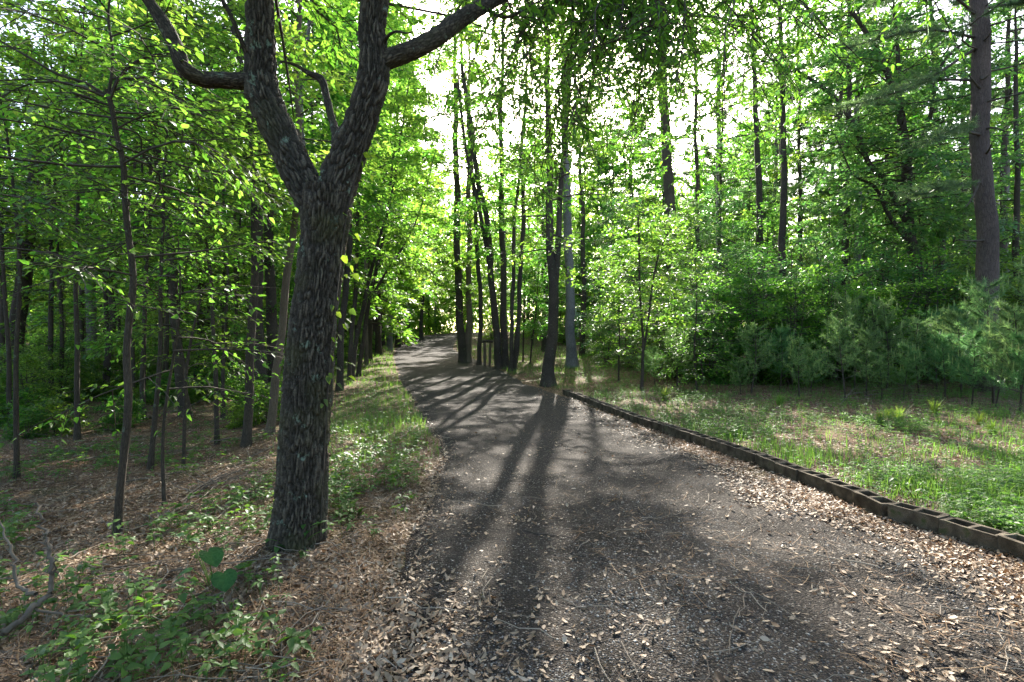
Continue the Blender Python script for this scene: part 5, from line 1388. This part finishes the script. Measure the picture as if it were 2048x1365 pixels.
def ground_plants():
    rng = np.random.default_rng(15)
    x, y = frustum(rng, 46000, 1.9, 24, 1.5)
    z, xl, xr = on_ground(x, y)
    n1 = fbm(x * .7, y * .7, 71); dl = xl - x
    verge = sstep(-.1, .25, dl) * sstep(2.6, 1.2, dl) * sstep(3.6, 6.5, y) * .9
    verge = np.maximum(verge, .09 * sstep(.0, .3, dl) * (n1 > .5))
    wood = sstep(.5, 1.2, dl) * sstep(.44, .64, n1) * .85 * sstep(3.3,6.5,y)
    corner = sstep(-1.3, -2.4, x) * sstep(5, 3.2, y) * .12 * sstep(.5,.66,n1)
    dens = np.maximum(np.maximum(verge * sstep(.3, .5, n1 + .1), wood), corner * (dl > .5)) * sstep(.35, .55, fbm(x * 2.3, y * 2.3, 77))
    k = (rng.uniform(0, 1, len(x)) < dens)
    mb = MB(); kk = k & (rng.uniform(0, 1, len(x)) < .55)
    x1, y1, z1 = x[kk], y[kk], z[kk]
    sprigs(mb, rng, x1, y1, z1, rng.uniform(.04, .17, len(x1)), rng.uniform(.035, .075, len(x1)), 5, .48)
    kk = k & ~kk
    x1, y1, z1 = x[kk], y[kk], z[kk]
    sprigs(mb, rng, x1, y1, z1, rng.uniform(.06, .28, len(x1)), rng.uniform(.04, .08, len(x1)), 3, .6, 2)
    tag(mb.build('ground_cover', M['ground_leaf']), 'low leafy creeper and seedlings along the left verge and woods floor', 'ground cover', kind='stuff')
    # fresh weeds of the meadow on the right
    x, y = frustum(rng, 80000, 3, 22, 1.25)
    z, xl, xr = on_ground(x, y); kx = np.where(y < 16.5, kerb_x(y) + .24, xr + .3)
    n1 = fbm(x * .55, y * .55, 81); n2 = fbm(x * 2.2, y * 2.2, 83)
    k = (x > kx) & (rng.uniform(0, 1, len(x)) < sstep(.36, .62, n1) * .75 * sstep(.32, .6, n2 + .08) + .08)
    x, y, z = x[k], y[k], z[k]
    mb = MB(); h = rng.uniform(.05, .22, len(x)); sprigs(mb, rng, x, y, z, h, rng.uniform(.03, .065, len(x)), 5, .34, 3)
    tag(mb.build('meadow_weeds', M['meadow']), 'fresh green weeds covering the clearing right of the kerb', 'weeds', kind='stuff')

def grass():
    rng = np.random.default_rng(16)
    x, y = frustum(rng, 330000, 3, 60, 1.3)
    z, xl, xr = on_ground(x, y); kx = np.where(y < 16.5, kerb_x(y) + .22, xr + .15)
    n1 = fbm(x * .6, y * .6, 91); n2 = fbm(x * 2.5, y * 2.5, 93)
    right = (x > kx) * (sstep(.45, .75, n1) * sstep(.4, .65, n2) * .75 + .07) * np.where(x > 9 + .25 * y, .3, 1)
    dl = xl - x
    left = (dl > -.05) * sstep(3.2, .8, dl) * sstep(6, 11, y) * (sstep(.35, .55, n2) * .85 + .12)
    far = (y > 22) * ((x > xr) & (x < xr + 9) | (dl > 0) & (dl < 3)) * .9
    k = rng.uniform(0, 1, len(x)) < np.maximum(np.maximum(right, left), far)
    x, y, z = x[k], y[k], z[k]; n = len(x)
    sc = np.clip(y / 14, 1, 3.2)
    h = rng.uniform(.06, .22, n) * (1 + .5 * (sc - 1) * .4) * (.6 + .8 * fbm(x, y, 97)); w = rng.uniform(.0025, .005, n) * sc
    a = rng.uniform(0, 6.28, n); lean = rng.uniform(.1, .7, n) * h
    s = np.stack([-np.sin(a), np.cos(a), 0 * a], -1) * w[:, None]; dd = np.stack([np.cos(a), np.sin(a), 0 * a], -1) * lean[:, None]
    p = np.stack([x, y, z - .01], -1); up = np.array([0, 0, 1.]) * h[:, None]
    V = np.stack([p - s, p + s, p + up * .6 + dd * .3 - s * .8, p + up * .6 + dd * .3 + s * .8, p + up + dd], 1).reshape(-1, 3)
    b = np.arange(n)[:, None] * 5
    mb = MB(); mb.V.append(V); mb.n = len(V)
    mb.parts.append((b + [[0, 1, 3, 2]], 0, None)); mb.parts.append((b + [[2, 3, 4]], 0, None))
    tag(mb.build('grass', M['grass']), 'thin green grass on the clearing and the road verges', 'grass', kind='stuff')
ground_plants(); grass()

def tufts():
    # taller clumps of grass standing out of the clearing and the verge
    rng = np.random.default_rng(71)
    protos = []
    for k in range(3):
        n = 90
        a = rng.uniform(0, 6.28, n); r = rng.uniform(0, .07, n); h = rng.uniform(.16, .38, n); ln = rng.uniform(.1, .75, n) * h
        c0 = np.stack([r * np.cos(a), r * np.sin(a), 0 * a - .01], -1); dd = np.stack([np.cos(a), np.sin(a), 0 * a], -1) * ln[:, None]; s = np.stack([-np.sin(a), np.cos(a), 0 * a], -1) * .0042; up_ = np.array([0, 0, 1.]) * h[:, None]
        V = np.stack([c0 - s, c0 + s, c0 + up_ * .6 + dd * .3 - s, c0 + up_ * .6 + dd * .3 + s, c0 + up_ * .95 + dd], 1).reshape(-1, 3); b = np.arange(n)[:, None] * 5
        mb = MB(); mb.V.append(V); mb.n = len(V); mb.parts.append((b + [[0, 1, 3, 2]], 0, None)); mb.parts.append((b + [[2, 3, 4]], 0, None))
        protos.append(mb.build('grass_tuft', M['meadow']))
    px = sorted([(1778, 838), (1798, 846), (1760, 846), (1560, 812), (1960, 850), (1330, 800), (1985, 870), (1870, 828)])
    for i, (a, b) in enumerate(px):
        x, y = base_at(a, b); o = protos[i % 3]
        if i >= 3: o = o.copy(); COL.objects.link(o)
        s = rng.uniform(.75, 1.25); o.location = (x, y, float(gz(x, y))); o.rotation_euler = (0, 0, rng.uniform(0, 6.28)); o.scale = (s, s, s)
        tag(o, f'tall grass tuft in the clearing beyond the kerb, {ordinal(i+1)} from the left', 'grass tuft', 'grass tufts of the clearing')
tufts()

# ------------------------------------------------------------------ single plants and branches one can point to
def leafy_plant(name, label, px, py, stems, seed, mat='ground_leaf', z_off=0., group=None):
    """stems: list of (tip px, tip py, leaf length, leaf width, yaw, pitch): one leaf at the end of each stem"""
    rng = np.random.default_rng(seed)
    bx, by = base_at(px, py); b = np.array([bx, by, float(gz(bx, by))])
    root = thing(name, label, 'plant', b, group=group)
    sm = MB(); lm = MB()
    for (tx, ty, L, W, yaw, pit, dy) in stems:
        t = world(tx, ty, by + dy) - b
        P, R = smooth_path(np.array([[0, 0, -.02], t * .55 + np.array([0, 0, abs(t[2]) * .15]), t]), [.004, .003, .002], 8)
        V, Q, uv = tubes(P[None], R[None], 5); sm.add(V, Q, 0, uv)
        d = np.array([[math.cos(yaw) * math.cos(pit), math.sin(yaw) * math.cos(pit), math.sin(pit)]])
        s = np.array([-math.sin(yaw), math.cos(yaw), 0]); n = np.cross(d[0], s); n = n * np.sign(n[2] if abs(n[2]) > .01 else 1)
        if W / L > .8:   # heart-shaped leaf: a rounded blade with a notch at the stalk
            k = 26; th = np.linspace(0, 2 * math.pi, k, endpoint=False)
            r = .5 + .16 * np.cos(th) - .20 * np.exp(-((np.abs(th - math.pi)) / .32) ** 2) + .05 * np.exp(-(np.minimum(th, 6.283 - th) / .25) ** 2)
            pts = [t + d[0] * L * .32]
            rim = []
            for rr in (.5, 1.):
                u = r * np.cos(th) * L * rr; v = r * np.sin(th) * W * rr
                q = t + d[0] * (u[:, None] + L * .32) + s * v[:, None] + n * (.42 * np.abs(v) - .55 * (u ** 2 + v ** 2) / L + .012 * L * np.sin(th * 9) * rr ** 3)[:, None]
                rim.append(q)
            V = np.concatenate([np.array(pts), rim[0], rim[1]])
            i = np.arange(k); j = (i + 1) % k
            n0 = lm.n; lm.V.append(V); lm.n += len(V)
            lm.parts.append((np.stack([0 * i, 1 + i, 1 + j], -1) + n0, 0, None)); lm.parts.append((np.stack([1 + i, 1 + k + i, 1 + k + j, 1 + j], -1) + n0, 0, None))
        else: leaf_ovate(lm, t[None], d, n[None], np.array([L]), np.array([W]), 0)
    sm.build('stem', M['meadow'], root); lm.build('foliage', M[mat], root)
    return root

leafy_plant('heart_leaf_plant', 'plant with large heart-shaped dark green leaves left of the oak foot', 428, 1195, mat='heart', seed=5, stems=
            [(412, 1098, .145, .135, -.55, -.35, -.05), (445, 1140, .135, .14, -.9, -.5, -.12), (385, 1140, .1, .09, 3.4, -.2, 0), (372, 1158, .08, .06, 3.5, -.1, .02), (400, 1190, .09, .08, 3.6, -.3, -.05), (365, 1072, .07, .06, 2.9, .1, .12), (380, 1080, .06, .05, .2, -.1, .12), (435, 1190, .08, .06, -1.4, -.3, -.1), (420, 1210, .085, .06, -2.2, -.3, -.1), (462, 1178, .07, .05, .1, -.2, 0)])
def creeper(name, label, px, py, pts, seed, L=.075):
    st = []
    rng = np.random.default_rng(seed)
    for (a, b) in pts:
        a0 = rng.uniform(0, 6.28)
        for k in range(3):
            st.append((a, b, L * rng.uniform(.8, 1.15), L * rng.uniform(.5, .62), a0 + (k - 1) * 1.25, rng.uniform(-.5, .1), rng.uniform(-.08, .08)))
    leafy_plant(name, label, px, py, st, seed)
creeper('oak_foot_creeper', 'bright three-leaved creeper at the foot of the oak', 590, 1108, [(540, 1078), (556, 1090), (560, 1072), (598, 1066), (607, 1048), (612, 1058), (640, 1046), (652, 1058), (590, 1092), (606, 1098)], 6)
creeper('seedling', 'three-leaved seedling on the litter right of the oak foot', 705, 1035, [(688, 1010), (712, 1002), (726, 1016), (700, 1020)], 7, .08)
creeper('seedling', 'seedling with folded pale leaves below the heart-leaved plant', 330, 1270, [(295, 1240), (338, 1248), (310, 1255)], 8, .09)
creeper('seedling', 'five-stemmed seedling at the bottom edge left of the gravel', 430, 1330, [(430, 1270), (446, 1290), (412, 1300), (440, 1310), (425, 1322)], 9, .06)
creeper('seedling', 'yellow-green seedling behind the near kerb blocks', 1830, 1000, [(1826, 994), (1786, 955), (1800, 968), (1845, 978)], 10, .07)

def oak_vine():
    rng = np.random.default_rng(17)
    root = thing('climbing_vine', 'green vine climbing the right side of the oak trunk', 'vine', OAK)
    spec = [(640, 1070), (649, 900), (657, 760), (668, 640), (677, 560), (687, 470), (704, 380), (728, 300), (742, 240)]
    P = np.array([world(a, b, OY - .06) for a, b in spec]) - np.array(OAK)
    Pp, R = smooth_path(P, np.full(len(P), .006), 40)
    mb = MB(); V, Q, uv = tubes(Pp[None], R[None], 6); mb.add(V, Q, 0, uv); mb.build('stem', M['twig'], root)
    lm = MB(); n = 46
    zone = np.concatenate([rng.uniform(.42, 1, 34), rng.uniform(.2, .5, 12)])
    i = (zone * 39).astype(int); p = Pp[i] + np.stack([rng.uniform(-.01, .16, n), rng.uniform(-.16, .08, n), rng.normal(0, .04, n)], -1)
    d = np.stack([rng.uniform(.1, 1, n), rng.uniform(-.7, .5, n), rng.uniform(-1, -.1, n)], -1)
    nn = nrm(np.stack([rng.normal(.3, .4, n), rng.normal(-.3, .5, n), np.full(n, .9)], -1)); L = rng.uniform(.045, .085, n)
    leaf_ovate(lm, p, d, nn, L, L * .68, 0); lm.build('foliage', M['leaf_deep'], root)
oak_vine()

def branch(label, pix, r0, seed, mat='deadwood', side=8, name='fallen_branch', lift=.03, group='fallen branches'):
    """a dead branch lying on the ground along the pixel polyline, with side twigs"""
    rng = np.random.default_rng(seed)
    P = []
    for q in pix:
        if len(q) == 4: P.append(world(q[0], q[1], q[3])); continue
        x, y = base_at(q[0], q[1]); P.append([x, y, float(gz(x, y)) + lift + (q[2] if len(q) > 2 else 0)])
    P = np.array(P); b = P[0].copy(); P = P - b
    k = max(12, 5 * len(P)); Pp, R = smooth_path(P, np.linspace(r0, r0 * .3, len(P)), k)
    Pp[1:-1] += rng.normal(0, r0 * .5, (k - 2, 3))
    root = thing(name, label, 'branch', b, group=group)
    mb = MB(); V, Q, uv = tubes(Pp[None], R[None], 8); mb.add(lumpy(V, 8, .15, seed), Q, 0, uv)
    if side:
        i = rng.integers(2, k - 1, side); T_ = nrm(Pp[np.minimum(i + 1, k - 1)] - Pp[i - 1])
        D = rot_z(T_, rng.uniform(.4, 1.1, side) * rng.choice([-1, 1], side)); D[:, 2] = rng.uniform(-.05, .35, side); D = nrm(D)
        ln = rng.uniform(.15, .55, side) * np.linalg.norm(Pp[-1]) * .35
        u = np.linspace(0, 1, 5)
        TP = Pp[i][:, None] + D[:, None] * (ln[:, None] * u)[..., None] + rng.normal(0, .02, (side, 5, 3)) * u[None, :, None]
        V, Q, uv = tubes(TP, R[i][:, None] * .6 * np.linspace(1, .3, 5), 5); mb.add(V, Q, 0, uv)
    mb.build('stem', M[mat], root)

branch('crooked grey branch curving through the lower left corner', [(-60, 1310, 0, 2.75), (0, 1272, 0, 2.8), (55, 1225, 0, 2.9), (98, 1185, 0, 3.0), (104, 1140, 0, 3.02), (97, 1100, 0, 3.05), (92, 1060, 0, 3.1), (80, 1030, 0, 3.1), (72, 1005, 0, 3.15)], .02, 21, side=6)
branch('thin grey branch pointing right from the crooked corner branch', [(70, 1215, 0, 2.95), (110, 1228, 0, 2.98), (170, 1232, 0, 3.02), (230, 1226, 0, 3.08), (290, 1200, 0, 3.2), (350, 1165, 0, 3.4)], .009, 22, side=5)
branch('bent branch standing at the left edge above the crooked one', [(72, 1188, 0, 3.0), (38, 1172, 0, 3.05), (28, 1120, 0, 3.1), (12, 1070, 0, 3.15), (-8, 1035, 0, 3.2)], .013, 23, side=5)
branch('sunlit pale branch lying left of the oak', [(300, 1072), (350, 1030), (400, 985), (440, 960), (500, 935), (545, 905)], .015, 24, 'deadwood', 20)
branch('second pale branch among the brush left of the oak', [(360, 1010), (430, 960), (480, 930), (560, 890)], .013, 25, 'deadwood', 20)
branch('forked twig pile reaching behind the oak', [(420, 900), (480, 890), (540, 880), (600, 870)], .014, 26, 'deadwood', 22, lift=.14)
branch('long pale stem slanting through the brush left of the oak, ending near the sapling', [(262, 1075), (330, 1050), (400, 1010), (470, 965), (548, 950)], .01, 41, 'deadwood', 16, lift=.06)
branch('thin pale stem lowest in the brush left of the oak', [(420, 1060), (480, 1010), (520, 985), (556, 960)], .009, 42, 'deadwood', 12, lift=.05)
branch('dark branch half buried behind the near sapling', [(150, 930), (230, 915), (320, 920), (400, 900)], .016, 43, 'deadwood', 12, lift=.05)
branch('grey branch in the shade between sapling and oak', [(250, 970), (330, 955), (400, 945), (470, 915)], .012, 27, 'deadwood', 10)
branch('dead branch lying in the verge right of the oak', [(690, 905), (740, 903), (785, 890), (830, 855, .05)], .012, 28, 'deadwood', 14, lift=.05)
branch('thin dark stick lying on the gravel near the middle', [(1045, 1062), (1080, 1072), (1120, 1078), (1170, 1086)], .007, 29, 'twig', 0, 'stick', .012, 'sticks on the road')
branch('short dark stick above the middle one on the gravel', [(1128, 1002), (1145, 1012), (1165, 1018)], .008, 30, 'twig', 0, 'stick', .012, 'sticks on the road')
branch('dark stick at the left edge of the road', [(806, 944), (840, 942), (878, 936)], .009, 32, 'twig', 0, 'stick', .015, 'sticks on the road')
branch('dead grey branch lying at the back of the meadow', [(1680, 806), (1715, 790), (1760, 786), (1830, 778)], .014, 33, 'deadwood', 10, lift=.08)
branch('second dead branch in the brush pile at the back of the meadow', [(1730, 800), (1780, 794), (1850, 800), (1880, 785)], .012, 34, 'deadwood', 12, lift=.1)
branch('pale stick leaning out of the brush pile of the meadow', [(1682, 812), (1700, 795, .1), (1722, 782, .2)], .012, 35, 'deadwood', 2)
branch('fallen log branch across the floor of the left woods', [(300, 838), (360, 822), (420, 800), (460, 792)], .03, 36, 'deadwood', 5)
branch('pale log lying in the grass left of the road', [(715, 735), (735, 737), (755, 732)], .06, 37, 'deadwood', 2, lift=.08)

def haze():
    m, nt, out = newmat('haze')
    v = N(nt, 'ShaderNodeVolumePrincipled'); v.inputs['Color'].default_value = (.92, .95, 1, 1); v.inputs['Density'].default_value = HAZE; v.inputs['Anisotropy'].default_value = .3
    nt.links.new(v.outputs[0], out.inputs[1])
    a = np.array([-150, -60, -4.]); b = np.array([150, 140, 36.])
    V = np.array([[i, j, k] for i in (a[0], b[0]) for j in (a[1], b[1]) for k in (a[2], b[2])])
    mb = MB(); mb.add(V, [[0, 1, 3, 2], [4, 6, 7, 5], [0, 4, 5, 1], [2, 3, 7, 6], [0, 2, 6, 4], [1, 5, 7, 3]])
    tag(mb.build('haze', m, smooth=False), 'thin pale morning haze between the trees', 'haze', kind='stuff')
HAZE = 0
if HAZE: haze()

# ------------------------------------------------------------------ camera, sky, sun
cam = bpy.data.cameras.new('camera'); co = bpy.data.objects.new('camera', cam); COL.objects.link(co)
co.location = (0, 0, CAM_Z); co.rotation_euler = (math.pi / 2, 0, 0)
cam.sensor_width = 36; cam.lens = 18; cam.clip_end = 2000; cam.clip_start = .05
SC.camera = co
w = bpy.data.worlds.new('World'); SC.world = w; w.use_nodes = True
nt = w.node_tree; nt.nodes.clear()
o = nt.nodes.new('ShaderNodeOutputWorld'); bg = nt.nodes.new('ShaderNodeBackground'); sky = nt.nodes.new('ShaderNodeTexSky')
sky.sky_type = 'NISHITA'; sky.sun_disc = False; sky.sun_elevation = SUN_EL; sky.sun_rotation = SUN_AZ
sky.dust_density = 3.0; sky.air_density = .8; sky.ozone_density = .5
nt.links.new(sky.outputs[0], bg.inputs[0]); nt.links.new(bg.outputs[0], o.inputs[0]); bg.inputs[1].default_value = .15
sl = bpy.data.lights.new('sun', 'SUN'); sl.energy = 5; sl.angle = math.radians(.53); sl.color = (1, .95, .86)
so = bpy.data.objects.new('sun', sl); COL.objects.link(so)
sd = Vector((math.sin(SUN_AZ) * math.cos(SUN_EL), math.cos(SUN_AZ) * math.cos(SUN_EL), math.sin(SUN_EL)))
so.rotation_euler = sd.to_track_quat('Z', 'Y').to_euler(); so.location = (5, 30, 30)
SC.view_settings.view_transform = 'Standard'; SC.view_settings.look = 'None'; SC.view_settings.gamma = 1
SC.view_settings.exposure = 2.38
c = SC.cycles
c.max_bounces = 6; c.diffuse_bounces = 4; c.glossy_bounces = 2; c.transmission_bounces = 4; c.transparent_max_bounces = 4
c.use_denoising = True; c.denoiser = 'OPENIMAGEDENOISE'; c.denoising_prefilter = 'ACCURATE'
c.sample_clamp_indirect = 6; c.caustics_reflective = False; c.caustics_refractive = False
